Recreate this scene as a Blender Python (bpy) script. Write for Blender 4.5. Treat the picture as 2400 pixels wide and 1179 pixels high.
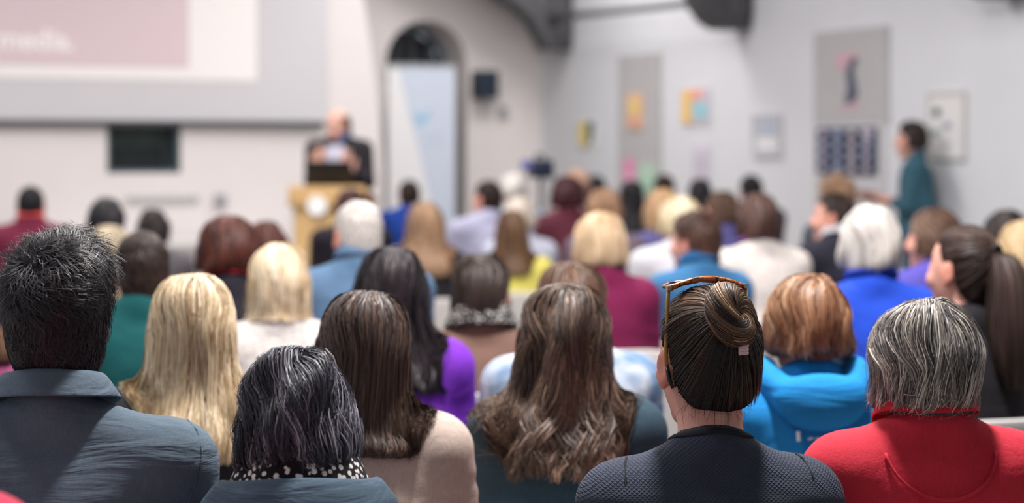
import bpy, math, random
import numpy as np
from mathutils import Matrix, Vector

# ------------------------------------------------------------------ reset
for o in list(bpy.data.objects):
    bpy.data.objects.remove(o, do_unlink=True)
SC = bpy.context.scene
COL = SC.collection
rng = np.random.default_rng(7)
random.seed(7)
PI = math.pi

# ------------------------------------------------------------------ camera
FPX = 4600.0          # focal length in pixels of the 2400 px wide frame
CAMH = 1.5            # eye height of the photographer
HORIZON = 350.0
cam = bpy.data.cameras.new('camera')
cam.sensor_fit = 'HORIZONTAL'
cam.sensor_width = 36.0
cam.lens = 36.0 * FPX / 2400.0
cam.shift_y = -(589.5 - HORIZON) / 2400.0
cam.clip_end = 200
cam.dof.use_dof = True
cam.dof.focus_distance = 3.22
cam.dof.aperture_fstop = 2.5
camo = bpy.data.objects.new('camera', cam)
COL.objects.link(camo)
camo.location = (0, 0, CAMH)
camo.rotation_euler = (PI / 2, 0, 0)
SC.camera = camo

# ------------------------------------------------------------------ light
SC.view_settings.view_transform = 'Standard'
SC.view_settings.look = 'None'
SC.view_settings.gamma = 1.0
SC.view_settings.use_curve_mapping = False
SC.view_settings.exposure = 0.0
W = bpy.data.worlds.new('world')
SC.world = W
W.use_nodes = True
W.node_tree.nodes['Background'].inputs[0].default_value = (0.80, 0.88, 1.0, 1)
W.node_tree.nodes['Background'].inputs[1].default_value = 0.6

PHI = math.radians(22.0)
ED = np.array([-math.sin(PHI), math.cos(PHI)])     # along the right wall, away from the camera
ER = np.array([math.cos(PHI), math.sin(PHI)])      # along the back wall, to the right
CORNER = np.array([0.296, 19.5])


def room(a, b, z=0.0):
    p = CORNER + a * ER + b * ED
    return (float(p[0]), float(p[1]), z)


def area(name, a, b, z, sx, sy, power, colr, tilt=0.0, spread=PI):
    l = bpy.data.lights.new(name, 'AREA')
    l.shape = 'RECTANGLE'
    l.size = sx
    l.size_y = sy
    l.energy = power
    l.color = colr
    l.spread = spread
    o = bpy.data.objects.new(name, l)
    COL.objects.link(o)
    o.location = room(a, b, z)
    o.rotation_euler = (tilt, 0, PHI)
    return o


# inferred ceiling lamps over the hall; far-end ones added to brighten the back walls
OVERHEAD_LIGHTS = [(-5.5, -14.2, 340, 0.38), (-8.2, -13.4, 60, 0.6), (-3.0, -13.0, 40, 0.6), (-2.9, -9.4, 42, 1.0), (-4.9, -10.6, 150, 0.6), (-7.6, -9.4, 80, 1.0),
         (-3.0, -5.8, 48, 1.2), (-4.8, -6.4, 95, 1.0), (-7.6, -6.0, 70, 1.0), (-1.0, -2.8, 88, 1.4), (-2.6, -3.6, 42, 1.2), (-5.4, -4.4, 32, 1.2), (-7.8, -4.2, 34, 1.2)]
for aa, bb, pw, sz in OVERHEAD_LIGHTS:
    area('ceiling_area_light', aa, bb, 4.5, sz, sz, pw, (1.0, 0.955, 0.925))

# ------------------------------------------------------------------ helpers


def lin(c):
    out = []
    for v in c:
        v = v / 255.0
        out.append(v / 12.92 if v <= 0.04045 else ((v + 0.055) / 1.055) ** 2.4)
    return tuple(out)


def tag(o, label=None, cat=None, group=None, kind=None):
    if label:
        o['label'] = label
    if cat:
        o['category'] = cat
    if group:
        o['group'] = group
    if kind:
        o['kind'] = kind
    return o


def empty(name, loc=(0, 0, 0), rz=0.0):
    o = bpy.data.objects.new(name, None)
    COL.objects.link(o)
    o.location = loc
    o.rotation_euler = (0, 0, rz)
    o.empty_display_size = 0.05
    return o


def link(name, me, mat, parent=None, loc=None, rz=None):
    o = bpy.data.objects.new(name, me)
    COL.objects.link(o)
    if mat is not None and len(me.materials) == 0:
        me.materials.append(mat)
    if parent is not None:
        o.parent = parent
    if loc is not None:
        o.location = loc
    if rz is not None:
        o.rotation_euler = (0, 0, rz)
    return o


def mesh_np(name, V, F, smooth=True):
    """V (n,3) float, F (m,4) or (m,3) int"""
    me = bpy.data.meshes.new(name)
    V = np.ascontiguousarray(V, dtype=np.float32)
    F = np.ascontiguousarray(F, dtype=np.int32)
    k = F.shape[1]
    me.vertices.add(len(V))
    me.vertices.foreach_set('co', V.ravel())
    me.loops.add(F.size)
    me.loops.foreach_set('vertex_index', F.ravel())
    me.polygons.add(len(F))
    me.polygons.foreach_set('loop_start', np.arange(0, F.size, k, dtype=np.int32))
    me.polygons.foreach_set('loop_total', np.full(len(F), k, dtype=np.int32))
    me.update(calc_edges=True)
    if smooth:
        me.polygons.foreach_set('use_smooth', np.ones(len(F), dtype=bool))
    me.validate()
    return me


class MB:
    """small mesh collector (lists), for boxes, prisms, tubes, lofts"""

    def __init__(s):
        s.v = []
        s.f = []

    def box(s, c, d, bev=0.0):
        x, y, z = c
        a, b, h = d[0] / 2, d[1] / 2, d[2] / 2
        n = len(s.v)
        for dz in (-h, h):
            for dx, dy in ((-a, -b), (a, -b), (a, b), (-a, b)):
                s.v.append((x + dx, y + dy, z + dz))
        s.f += [tuple(n + i for i in q) for q in
                ((3, 2, 1, 0), (4, 5, 6, 7), (0, 1, 5, 4), (1, 2, 6, 5), (2, 3, 7, 6), (3, 0, 4, 7))]
        return s

    def prism(s, pts, y0, y1):
        """pts (x,z) outline, extruded along y"""
        n = len(s.v)
        k = len(pts)
        for p in pts:
            s.v.append((p[0], y0, p[1]))
        for p in pts:
            s.v.append((p[0], y1, p[1]))
        s.f.append(tuple(n + i for i in range(k)))
        s.f.append(tuple(n + k + i for i in reversed(range(k))))
        for i in range(k):
            j = (i + 1) % k
            s.f.append((n + j, n + i, n + k + i, n + k + j))
        return s

    def tube(s, pts, r, sides=8, cap=True):
        pts = [Vector(p) for p in pts]
        n = len(s.v)
        m = len(pts)
        up = Vector((0, 0, 1))
        for i, p in enumerate(pts):
            t = (pts[min(i + 1, m - 1)] - pts[max(i - 1, 0)]).normalized()
            if abs(t.dot(up)) > 0.95:
                u = t.cross(Vector((1, 0, 0))).normalized()
            else:
                u = t.cross(up).normalized()
            w = t.cross(u).normalized()
            rr = r[i] if isinstance(r, (list, tuple)) else r
            for k in range(sides):
                a = 2 * PI * k / sides
                s.v.append(tuple(p + u * (rr * math.cos(a)) + w * (rr * math.sin(a))))
        for i in range(m - 1):
            for k in range(sides):
                k2 = (k + 1) % sides
                s.f.append((n + i * sides + k, n + i * sides + k2, n + (i + 1) * sides + k2, n + (i + 1) * sides + k))
        if cap:
            s.f.append(tuple(n + k for k in reversed(range(sides))))
            s.f.append(tuple(n + (m - 1) * sides + k for k in range(sides)))
        return s

    def loft(s, rings, closed=True):
        n = len(s.v)
        k = len(rings[0])
        for r in rings:
            s.v += [tuple(p) for p in r]
        for i in range(len(rings) - 1):
            for j in range(k if closed else k - 1):
                j2 = (j + 1) % k
                s.f.append((n + i * k + j, n + i * k + j2, n + (i + 1) * k + j2, n + (i + 1) * k + j))
        return s

    def mesh(s, name, smooth=False, bevel=0.0, seg=2, sub=0, thick=0.0):
        me = bpy.data.meshes.new(name)
        me.from_pydata(s.v, [], s.f)
        me.update()
        if smooth:
            me.polygons.foreach_set('use_smooth', np.ones(len(me.polygons), dtype=bool))
        me['bevel'] = bevel
        return me

    def build(s, name, mat, parent=None, smooth=False, bevel=0.0, seg=2, sub=0, thick=0.0, loc=None, rz=None):
        me = s.mesh(name, smooth)
        o = link(name, me, mat, parent, loc, rz)
        if thick:
            m = o.modifiers.new('solid', 'SOLIDIFY')
            m.thickness = thick
            m.offset = 0
        if bevel:
            m = o.modifiers.new('bevel', 'BEVEL')
            m.width = bevel
            m.segments = seg
            m.limit_method = 'ANGLE'
            me.polygons.foreach_set('use_smooth', np.ones(len(me.polygons), dtype=bool))
        if sub:
            m = o.modifiers.new('sub', 'SUBSURF')
            m.levels = sub
            m.render_levels = sub
        return o


# ------------------------------------------------------------------ materials
MATS = {}


def newmat(name):
    m = bpy.data.materials.new(name)
    m.use_nodes = True
    return m, m.node_tree.nodes, m.node_tree.links, m.node_tree.nodes['Principled BSDF']


def plain(c, rough=0.6, metal=0.0, noise=0.0, scale=12.0, emit=0.0, spec=0.4, alpha=1.0, bump=0.0):
    key = ('plain', tuple(c), rough, metal, noise, scale, emit, alpha, bump)
    if key in MATS:
        return MATS[key]
    m, N, L, B = newmat('surface_%d_%d_%d' % tuple(c))
    col = lin(c)
    B.inputs['Base Color'].default_value = (*col, 1)
    B.inputs['Roughness'].default_value = rough
    B.inputs['Metallic'].default_value = metal
    B.inputs['Specular IOR Level'].default_value = spec
    if emit:
        B.inputs['Emission Color'].default_value = (*col, 1)
        B.inputs['Emission Strength'].default_value = emit
    if alpha < 1:
        B.inputs['Alpha'].default_value = alpha
    tc = N.new('ShaderNodeTexCoord')
    nz = N.new('ShaderNodeTexNoise')
    nz.inputs['Scale'].default_value = scale
    nz.inputs['Detail'].default_value = 5
    L.new(tc.outputs['Object'], nz.inputs['Vector'])
    r = N.new('ShaderNodeValToRGB')
    k = 1 - noise
    r.color_ramp.elements[0].position = 0.3
    r.color_ramp.elements[1].position = 0.7
    r.color_ramp.elements[0].color = (*[v * k for v in col], 1)
    r.color_ramp.elements[1].color = (*col, 1)
    L.new(nz.outputs[0], r.inputs[0])
    L.new(r.outputs[0], B.inputs['Base Color'])
    if bump:
        b = N.new('ShaderNodeBump')
        b.inputs['Strength'].default_value = bump
        b.inputs['Distance'].default_value = 0.01
        L.new(nz.outputs[0], b.inputs['Height'])
        L.new(b.outputs[0], B.inputs['Normal'])
    MATS[key] = m
    return m


def cloth(c, kind='knit', c2=None, rough=0.85, sheen=0.0):
    """fabric: fine weave plus creases, or quilt / flowers / wash patterns"""
    key = ('cloth', tuple(c), kind, tuple(c2) if c2 else None, rough)
    if key in MATS:
        return MATS[key]
    m, N, L, B = newmat('fabric_%s_%d_%d_%d' % (kind, *c))
    col = lin(c)
    B.inputs['Roughness'].default_value = rough
    B.inputs['Specular IOR Level'].default_value = 0.25
    B.inputs['Sheen Weight'].default_value = sheen
    tc = N.new('ShaderNodeTexCoord')
    OBJ = tc.outputs['Object']

    def noise(scale, det=3, vec=OBJ, dist=0.0):
        n = N.new('ShaderNodeTexNoise')
        n.inputs['Scale'].default_value = scale
        n.inputs['Detail'].default_value = det
        n.inputs['Distortion'].default_value = dist
        L.new(vec, n.inputs['Vector'])
        return n.outputs[0]

    def mapped(sx, sy, sz, rx=0, ry=0, rz=0):
        mp = N.new('ShaderNodeMapping')
        mp.inputs['Scale'].default_value = (sx, sy, sz)
        mp.inputs['Rotation'].default_value = (rx, ry, rz)
        L.new(OBJ, mp.inputs['Vector'])
        return mp.outputs[0]

    def math_(op, a, b=None):
        n = N.new('ShaderNodeMath')
        n.operation = op
        for i, v in enumerate((a, b)):
            if v is None:
                continue
            if isinstance(v, (int, float)):
                n.inputs[i].default_value = v
            else:
                L.new(v, n.inputs[i])
        return n.outputs[0]

    def ramp(src, stops):
        r = N.new('ShaderNodeValToRGB')
        e = r.color_ramp.elements
        e[0].position, e[0].color = stops[0][0], (*stops[0][1], 1)
        e[1].position, e[1].color = stops[-1][0], (*stops[-1][1], 1)
        for p, cc in stops[1:-1]:
            x = e.new(p)
            x.color = (*cc, 1)
        L.new(src, r.inputs[0])
        return r.outputs[0]

    dk = tuple(v * 0.72 for v in col)
    lt = tuple(min(1, v * 1.15) for v in col)
    if kind == 'flowers':
        vo = N.new('ShaderNodeTexVoronoi')
        vo.inputs['Scale'].default_value = 95
        L.new(OBJ, vo.inputs['Vector'])
        big = noise(60, 2)
        d = math_('ADD', vo.outputs['Distance'], math_('MULTIPLY', big, 0.55))
        cl = ramp(d, [(0.56, lin(c2)), (0.64, lin(c2)), (0.68, col)])
        L.new(cl, B.inputs['Base Color'])
        h = noise(40)
        hs, hd = 0.3, 0.004
    elif kind == 'wash':
        n1 = noise(9, 5, dist=0.6)
        cl = ramp(n1, [(0.36, col), (0.5, tuple((a + b) / 2 for a, b in zip(col, lin(c2)))), (0.62, lin(c2))])
        L.new(cl, B.inputs['Base Color'])
        h = noise(60, 4)
        hs, hd = 0.5, 0.006
    elif kind == 'quilt':
        # diamond quilting: two crossing sets of stitched channels
        sx = N.new('ShaderNodeSeparateXYZ')
        L.new(OBJ, sx.inputs[0])
        X, Z = sx.outputs[0], sx.outputs[2]
        f = 2 * PI / 0.0080
        p = math_('MULTIPLY', math_('ADD', X, math_('MULTIPLY', Z, 1.25)), f / 2)
        q = math_('MULTIPLY', math_('SUBTRACT', X, math_('MULTIPLY', Z, 1.25)), f / 2)
        a = math_('ABSOLUTE', math_('SINE', p))
        b = math_('ABSOLUTE', math_('SINE', q))
        h = math_('POWER', math_('MINIMUM', a, b), 0.6)
        cl = ramp(h, [(0.0, dk), (0.55, col), (1.0, col)])
        L.new(cl, B.inputs['Base Color'])
        hs, hd = 0.8, 0.0016
    elif kind == 'fluffy':
        n1 = noise(70, 6, dist=1.0)
        L.new(ramp(n1, [(0.3, dk), (0.65, lt)]), B.inputs['Base Color'])
        h = n1
        hs, hd = 0.8, 0.01
    else:
        n1 = noise(5, 4)
        n2 = noise(1.0, 3, mapped(260, 260, 60))
        L.new(ramp(math_('ADD', math_('MULTIPLY', n1, 0.6), math_('MULTIPLY', n2, 0.4)), [(0.3, dk), (0.7, lt)]), B.inputs['Base Color'])
        if kind == 'shirt':
            folds = noise(1.0, 4, mapped(4.0, 4.0, 19.0, ry=0.35), dist=1.4)
            slub = noise(1.0, 2, mapped(30, 30, 420))
            h = math_('ADD', math_('MULTIPLY', folds, 1.0), math_('MULTIPLY', slub, 0.035))
            hs, hd = 0.55, 0.02
        elif kind == 'smooth':
            folds = noise(1.0, 3, mapped(3.0, 3.0, 9.0, ry=-0.4), dist=1.2)
            h = folds
            hs, hd = 0.5, 0.025
        else:
            folds = noise(1.0, 3, mapped(5.0, 5.0, 8.0, ry=0.5), dist=0.8)
            fine = noise(260, 2)
            h = math_('ADD', folds, math_('MULTIPLY', fine, 0.06))
            hs, hd = 0.45, 0.022
    bp = N.new('ShaderNodeBump')
    bp.inputs['Strength'].default_value = hs
    bp.inputs['Distance'].default_value = hd
    L.new(h, bp.inputs['Height'])
    L.new(bp.outputs[0], B.inputs['Normal'])
    MATS[key] = m
    return m


def hairmat(stops, rough=0.47, spec=0.42):
    """stops: sRGB colours from the darkest lock to the lightest; 'hc' is a per-strand tone"""
    key = ('hair', tuple(map(tuple, stops)), rough)
    if key in MATS:
        return MATS[key]
    m, N, L, B = newmat('hair_%d_%d_%d' % tuple(stops[-1]))
    at = N.new('ShaderNodeAttribute')
    at.attribute_name = 'hc'
    r = N.new('ShaderNodeValToRGB')
    e = r.color_ramp.elements
    n = len(stops)
    e[0].position, e[0].color = 0.0, (*lin(stops[0]), 1)
    e[1].position, e[1].color = 1.0, (*lin(stops[-1]), 1)
    for i in range(1, n - 1):
        x = e.new(i / (n - 1))
        x.color = (*lin(stops[i]), 1)
    L.new(at.outputs['Fac'], r.inputs[0])
    L.new(r.outputs[0], B.inputs['Base Color'])
    B.inputs['Roughness'].default_value = rough
    B.inputs['Specular IOR Level'].default_value = spec
    MATS[key] = m
    return m


def skinmat(c):
    key = ('skin', tuple(c))
    if key in MATS:
        return MATS[key]
    m, N, L, B = newmat('skin_%d_%d_%d' % tuple(c))
    at = N.new('ShaderNodeAttribute')
    at.attribute_name = 'tint'
    nz = N.new('ShaderNodeTexNoise')
    nz.inputs['Scale'].default_value = 45
    tc = N.new('ShaderNodeTexCoord')
    L.new(tc.outputs['Object'], nz.inputs['Vector'])
    mx = N.new('ShaderNodeMixRGB')
    col = lin(c)
    mx.inputs[1].default_value = (*col, 1)
    mx.inputs[2].default_value = (col[0] * 0.92, col[1] * 0.74, col[2] * 0.72, 1)
    L.new(nz.outputs[0], mx.inputs[0])
    m2 = N.new('ShaderNodeMixRGB')
    m2.blend_type = 'MULTIPLY'
    m2.inputs[0].default_value = 1
    L.new(mx.outputs[0], m2.inputs[1])
    L.new(at.outputs['Color'], m2.inputs[2])
    L.new(m2.outputs[0], B.inputs['Base Color'])
    B.inputs['Roughness'].default_value = 0.5
    B.inputs['Subsurface Weight'].default_value = 0.15
    B.inputs['Subsurface Radius'].default_value = (0.02, 0.008, 0.005)
    B.inputs['Subsurface Scale'].default_value = 0.5
    MATS[key] = m
    return m


# ------------------------------------------------------------------ room shell
WALLC = plain((219, 221, 226), 0.8, noise=0.03, scale=3)
WALLW = plain((234, 228, 227), 0.8, noise=0.03, scale=3)
FLOORM = plain((120, 112, 106), 0.45, noise=0.25, scale=4)
TRUSS = plain((92, 92, 96), 0.6, noise=0.3, scale=9)


def place(o):
    o.location = room(0, 0, 0)
    o.rotation_euler = (0, 0, PHI)
    return o


def struct(name, mb, mat, **k):
    o = mb.build(name, mat, **k)
    place(o)
    o['kind'] = 'structure'
    return o


def on_back(xp, yp, b0):
    """photo pixel to (a, z) on the plane b = b0 parallel to the back wall"""
    r = (xp - 1200) / FPX
    k0 = CORNER + b0 * ED
    a = (r * k0[1] - k0[0]) / (ER[0] - r * ER[1])
    d = k0[1] + a * ER[1]
    return a, CAMH - (yp - HORIZON) * d / FPX


def on_right(xp, yp, a0):
    """photo pixel to (b, z) on the plane a = a0 parallel to the right wall"""
    r = (xp - 1200) / FPX
    k0 = CORNER + a0 * ER
    b = (r * k0[1] - k0[0]) / (ED[0] - r * ED[1])
    d = k0[1] + b * ED[1]
    return b, CAMH - (yp - HORIZON) * d / FPX


CEIL = 5.0
AL = -10.5      # left wall
BR = -21.5      # rear wall, behind the camera
struct('floor', MB().box(((AL + 0.3) / 2, BR / 2 + 0.35, -0.05), (-AL + 0.9, -BR + 1.3, 0.1)), FLOORM)
struct('ceiling', MB().box(((AL + 0.3) / 2, BR / 2 + 0.15, CEIL + 0.05), (-AL + 0.9, -BR + 0.9, 0.1)), WALLC)
struct('wall_right', MB().box((0.15, BR / 2 + 0.15, CEIL / 2), (0.3, -BR + 0.3, CEIL)), WALLC)

# back wall with the arched doorway
ax0, _ = on_back(905, 300, 0)
ax1, _ = on_back(1092, 300, 0)
_, zap = on_back(1000, 48, 0)
rad = (ax1 - ax0) / 2
acx = (ax0 + ax1) / 2
zsp = zap - rad
arc = [(acx + rad * math.cos(t), zsp + rad * math.sin(t)) for t in np.linspace(PI, 0, 25)]
mb = MB()
mb.box(((AL + ax0) / 2, 0.35, CEIL / 2), (ax0 - AL, 0.7, CEIL))
mb.box((ax1 / 2, 0.35, CEIL / 2), (-ax1, 0.7, CEIL))
for i in range(24):
    p, q = arc[i], arc[i + 1]
    mb.prism([p, q, (q[0], CEIL), (p[0], CEIL)], 0.0, 0.7)
struct('wall_back', mb, WALLW)
# door in the arch: dark fanlight with vertical bars over a grey leaf
DOORG = plain((105, 122, 130), 0.6, noise=0.1)
door = empty('door_1', room(0, 0), PHI)
door['kind'] = 'structure'
mb = MB().box((acx, 0.67, zsp * 0.5 - 0.12), (2 * rad, 0.05, zsp - 0.24))
mb.build('door_leaf', DOORG, door)
pane = [(acx + rad * 0.96 * math.cos(t), zsp - 0.2 + (rad * 0.96 + 0.16) * math.sin(t)) for t in np.linspace(PI, 0, 25)]
MB().prism(pane, 0.66, 0.68).build('pane', plain((28, 34, 38), 0.2), door)
for k in range(4):
    x = acx - rad + 2 * rad * (k + 0.75) / 4.6
    hgt = math.sqrt(max(0.0, rad * rad - (x - acx) ** 2)) + 0.16
    MB().box((x, 0.645, zsp - 0.2 + hgt / 2), (0.075, 0.04, hgt)).build('bar', plain((95, 100, 106), 0.5), door)
mb = MB()
rim = [[(acx + (rad - e) * math.cos(t), y, zsp + (rad - e) * math.sin(t)) for t in np.linspace(PI, 0, 25)]
       for e, y in ((0.0, 0.60), (0.05, 0.60), (0.05, 0.68))]
mb.loft(rim, closed=False)
mb.build('door_frame', DOORG, door)

# partition with the screen, standing in front of the back wall; the outer edge curves in towards the ceiling
BP = -1.0
edge = [on_back(x, y, BP) for x, y in ((897, 620), (896, 380), (892, 300), (882, 200), (868, 100), (852, 0), (830, -110), (790, -230), (720, -350))]
na0, nz1 = on_back(250, 294, BP)
na1, nz0 = on_back(424, 406, BP)
pm = MB()
pm.box(((AL + na0) / 2, BP + 0.2, CEIL / 2), (na0 - AL, 0.4, CEIL))
pm.box(((na0 + na1) / 2, BP + 0.2, nz0 / 2), (na1 - na0, 0.4, nz0))
pm.box(((na0 + na1) / 2, BP + 0.2, (nz1 + CEIL) / 2), (na1 - na0, 0.4, CEIL - nz1))
outl = [(na1, 0.0), (edge[0][0], 0.0)] + edge + [(edge[-1][0] - 0.5, CEIL), (na1, CEIL)]
pm.prism(outl, BP, BP + 0.4)
struct('wall_screen', pm, WALLW)
# serving hatch below the screen
h = empty('window_1', room(0, 0), PHI)
h['kind'] = 'structure'
MB().box(((na0 + na1) / 2, BP + 0.36, (nz0 + nz1) / 2), (na1 - na0 - 0.004, 0.02, nz1 - nz0 - 0.004)).build('pane', plain((100, 118, 116), 0.25, noise=0.5, scale=5), h)
MB().box(((na0 + na1) / 2 - 0.03, BP + 0.30, nz0 + 0.13), (na1 - na0 - 0.14, 0.06, 0.2)).build('shutter', plain((30, 38, 44), 0.5), h)
fr = MB()
for xx in (na0 + 0.015, na1 - 0.015):
    fr.box((xx, BP + 0.17, (nz0 + nz1) / 2), (0.028, 0.3, nz1 - nz0 - 0.004))
fr.box(((na0 + na1) / 2, BP + 0.17, nz0 + 0.016), (na1 - na0 - 0.06, 0.3, 0.028))
fr.build('window_frame', plain((88, 104, 112), 0.5), h)

# the left wall has a row of open window bays: daylight comes in through them
mb = MB()
mb.box((AL - 0.15, BR / 2, 0.45), (0.3, -BR, 0.9))
mb.box((AL - 0.15, BR / 2, 4.4), (0.3, -BR, 1.2))
for k in range(8):
    mb.box((AL - 0.15, BR + 0.4 + k * (-BR - 0.8) / 7, 2.35), (0.3, 0.8, 2.9))
struct('wall_left', mb, WALLC)
mb = MB()
mb.box((AL / 2, BR - 0.15, CEIL / 2), (-AL, 0.3, CEIL))
struct('wall_rear', mb, WALLC)

# ------------------------------------------------------------------ wall fittings
# projection screen
sx1, sz0 = on_back(770, 291, BP - 0.08)
sx0 = AL + 0.6
scr = empty('projection_screen', room((sx0 + sx1) / 2, BP - 0.06, sz0), PHI)
tag(scr, 'large pale grey projection screen showing a pink and white slide', 'screen')


def into(o_parent, a_ref, b_ref, z_ref):
    return lambda a, b, z: (a - a_ref, b - b_ref, z - z_ref)


loc = into(scr, (sx0 + sx1) / 2, BP - 0.06, sz0)
MB().box(loc((sx0 + sx1) / 2, BP - 0.045, (sz0 + CEIL - 0.3) / 2), (sx1 - sx0, 0.05, CEIL - 0.3 - sz0)).build('screen_fabric', plain((214, 213, 217), 0.8, noise=0.02, scale=2), scr)
MB().box(loc((sx0 + sx1) / 2 - 0.02, BP - 0.065, sz0 + 0.004), (sx1 - sx0 - 0.04, 0.075, 0.045)).build('bottom_bar', plain((70, 74, 80), 0.5), scr, bevel=0.01)
wa1, wz0 = on_back(601, 190, BP - 0.075)
MB().box(loc((sx0 + 0.3 + wa1) / 2, BP - 0.075, (wz0 + 4.55) / 2), (wa1 - sx0 - 0.3, 0.006, 4.55 - wz0)).build('slide_border', plain((246, 242, 240), 0.8, emit=0.05), scr)
pa1, pz0 = on_back(443, 158, BP - 0.08)
MB().box(loc((sx0 + 0.5 + pa1) / 2, BP - 0.082, (pz0 + 4.4) / 2), (pa1 - sx0 - 0.5, 0.006, 4.4 - pz0)).build('slide_panel', plain((226, 206, 211), 0.8, emit=0.02), scr)
tx, tz = on_back(176, 117, BP - 0.09)
cu = bpy.data.curves.new('slide_text', 'FONT')
cu.body = 'media.'
cu.align_x = 'RIGHT'
_, tz2 = on_back(176, 69, BP - 0.09)
cu.size = (tz2 - tz) * 1.42
cu.extrude = 0.002
cu.offset = 0.004
to = bpy.data.objects.new('slide_text_curve', cu)
COL.objects.link(to)
dg = bpy.context.evaluated_depsgraph_get()
tm = bpy.data.meshes.new_from_object(to.evaluated_get(dg))
bpy.data.objects.remove(to, do_unlink=True)
t = link('slide_text', tm, plain((250, 246, 246), 0.8, emit=0.08), scr, loc(tx, BP - 0.088, tz))
t.rotation_euler = (PI / 2, 0, 0)

# wall boxes and rails on the partition
a0, z0 = on_back(515, 470, BP)
o = empty('socket_box', room(a0, BP - 0.03, z0 - 0.05), PHI)
tag(o, 'small grey socket box on the white wall left of the lectern', 'wall socket')
MB().box((0, 0, 0.05), (0.1, 0.05, 0.11)).build('housing', plain((168, 168, 172), 0.5), o, bevel=0.008)
MB().box((0, -0.028, 0.05), (0.06, 0.006, 0.07)).build('faceplate', plain((150, 152, 156), 0.4), o)
a0, z0 = on_back(295, 468, BP)
a1, _ = on_back(465, 468, BP)
o = empty('wall_rail', room((a0 + a1) / 2, BP - 0.025, z0), PHI)
tag(o, 'thin pale grey rail fixed to the white wall under the hatch', 'rail')
MB().box((0, 0.012, 0), (a1 - a0, 0.025, 0.06)).build('rail_body', plain((196, 196, 198), 0.6), o)
for k in range(7):
    MB().box((-(a1 - a0) / 2 + (k + 0.5) * (a1 - a0) / 7, -0.006, 0), (0.04, 0.012, 0.04)).build('hook', plain((180, 180, 184), 0.4), o)
a0, z0 = on_back(340, 560, BP)
a1, _ = on_back(480, 560, BP)
o = empty('low_bench', room((a0 + a1) / 2, BP - 0.3, 0), PHI)
tag(o, 'long low white bench standing against the wall under the screen', 'bench')
MB().box((0, 0, z0 - 0.03), (2.4, 0.4, 0.06)).build('bench_top', plain((228, 226, 226), 0.6), o, bevel=0.01)
for s in (-1, 1):
    MB().box((s * 1.1, 0, (z0 - 0.06) / 2), (0.06, 0.36, z0 - 0.06)).build('leg', plain((200, 200, 202), 0.6), o)

# loudspeaker and thermostat on the back wall, right of the door
a0, z1 = on_back(1111, 166, -0.12)
a1, z0 = on_back(1160, 231, -0.12)
o = empty('wall_loudspeaker', room((a0 + a1) / 2, -0.13, z0), PHI)
tag(o, 'dark blue-black loudspeaker box on the wall right of the arched door', 'loudspeaker')
MB().box((0, 0, (z1 - z0) / 2), (a1 - a0, 0.2, z1 - z0)).build('cabinet', plain((48, 56, 66), 0.5), o, bevel=0.015)
MB().box((0, -0.103, (z1 - z0) / 2), (a1 - a0 - 0.03, 0.01, z1 - z0 - 0.03)).build('grille', plain((36, 50, 68), 0.7, noise=0.4, scale=80), o)
MB().box((0, 0.115, (z1 - z0) / 2), (0.06, 0.03, 0.08)).build('bracket', plain((40, 40, 44), 0.4), o)
a0, z0 = on_back(1178, 281, 0)
o = empty('thermostat', room(a0, -0.02, z0), PHI)
tag(o, 'small grey thermostat plate on the wall below the loudspeaker', 'thermostat')
MB().box((0, 0, 0.07), (0.085, 0.04, 0.14)).build('housing', plain((176, 174, 176), 0.5), o, bevel=0.008)
MB().box((0, -0.023, 0.09), (0.05, 0.006, 0.05)).build('display', plain((140, 144, 148), 0.3), o)

# roll-up banner in front of the arched door
BB = -0.55
b0, zb = on_back(909, 153, BB)
b1, _ = on_back(1066, 153, BB)
bw = b1 - b0
ban = empty('rollup_banner', room((b0 + b1) / 2, BB, 0), PHI)
tag(ban, 'tall white and pale blue roll-up banner in front of the arched door', 'banner')
MB().box((0, 0.0, 0.05), (bw + 0.05, 0.2, 0.09)).build('base', plain((170, 172, 176), 0.3, metal=0.6), ban, bevel=0.02)
MB().box((0, 0.0, zb / 2 + 0.05), (bw, 0.008, zb - 0.1)).build('print_sheet', plain((236, 236, 238), 0.6), ban)
MB().box((0, 0.0, zb), (bw + 0.01, 0.03, 0.03)).build('top_rail', plain((190, 196, 200), 0.3, metal=0.5), ban)
MB().tube([(0, 0.05, 0.05), (0, 0.05, zb)], 0.012).build('support_pole', plain((150, 150, 154), 0.3, metal=0.8), ban)
xa, _z = on_back(934, 165, BB - 0.01)
xb, zz = on_back(1012, 470, BB - 0.01)
cx = (b0 + b1) / 2
MB().prism([(xa - cx, zb - 0.02), (bw / 2 - 0.01, zb - 0.02), (bw / 2 - 0.01, 0.12), (xb - cx + (xb - xa) * (zz - 0.12) / (zb - zz), 0.12)][::-1], -0.008, -0.005).build('blue_field', plain((204, 214, 230), 0.6), ban)
bird = [on_back(x, y, BB - 0.01) for x, y in ((966, 262), (978, 268), (992, 268), (1003, 258), (1014, 252), (1008, 266), (1004, 280), (994, 292), (980, 298), (974, 290), (978, 284), (968, 274))]
MB().prism([(p[0] - cx, p[1]) for p in bird], -0.012, -0.009).build('bird_emblem', plain((160, 200, 226), 0.6), ban)
for k, xx in enumerate((1004, 1018, 1030)):
    p = on_back(xx, 342, BB - 0.01)
    MB().box((p[0] - cx, -0.011, p[1] + 0.06), (0.012, 0.003, 0.12)).build('letter_stroke', plain((180, 196, 216), 0.6), ban)

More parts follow.
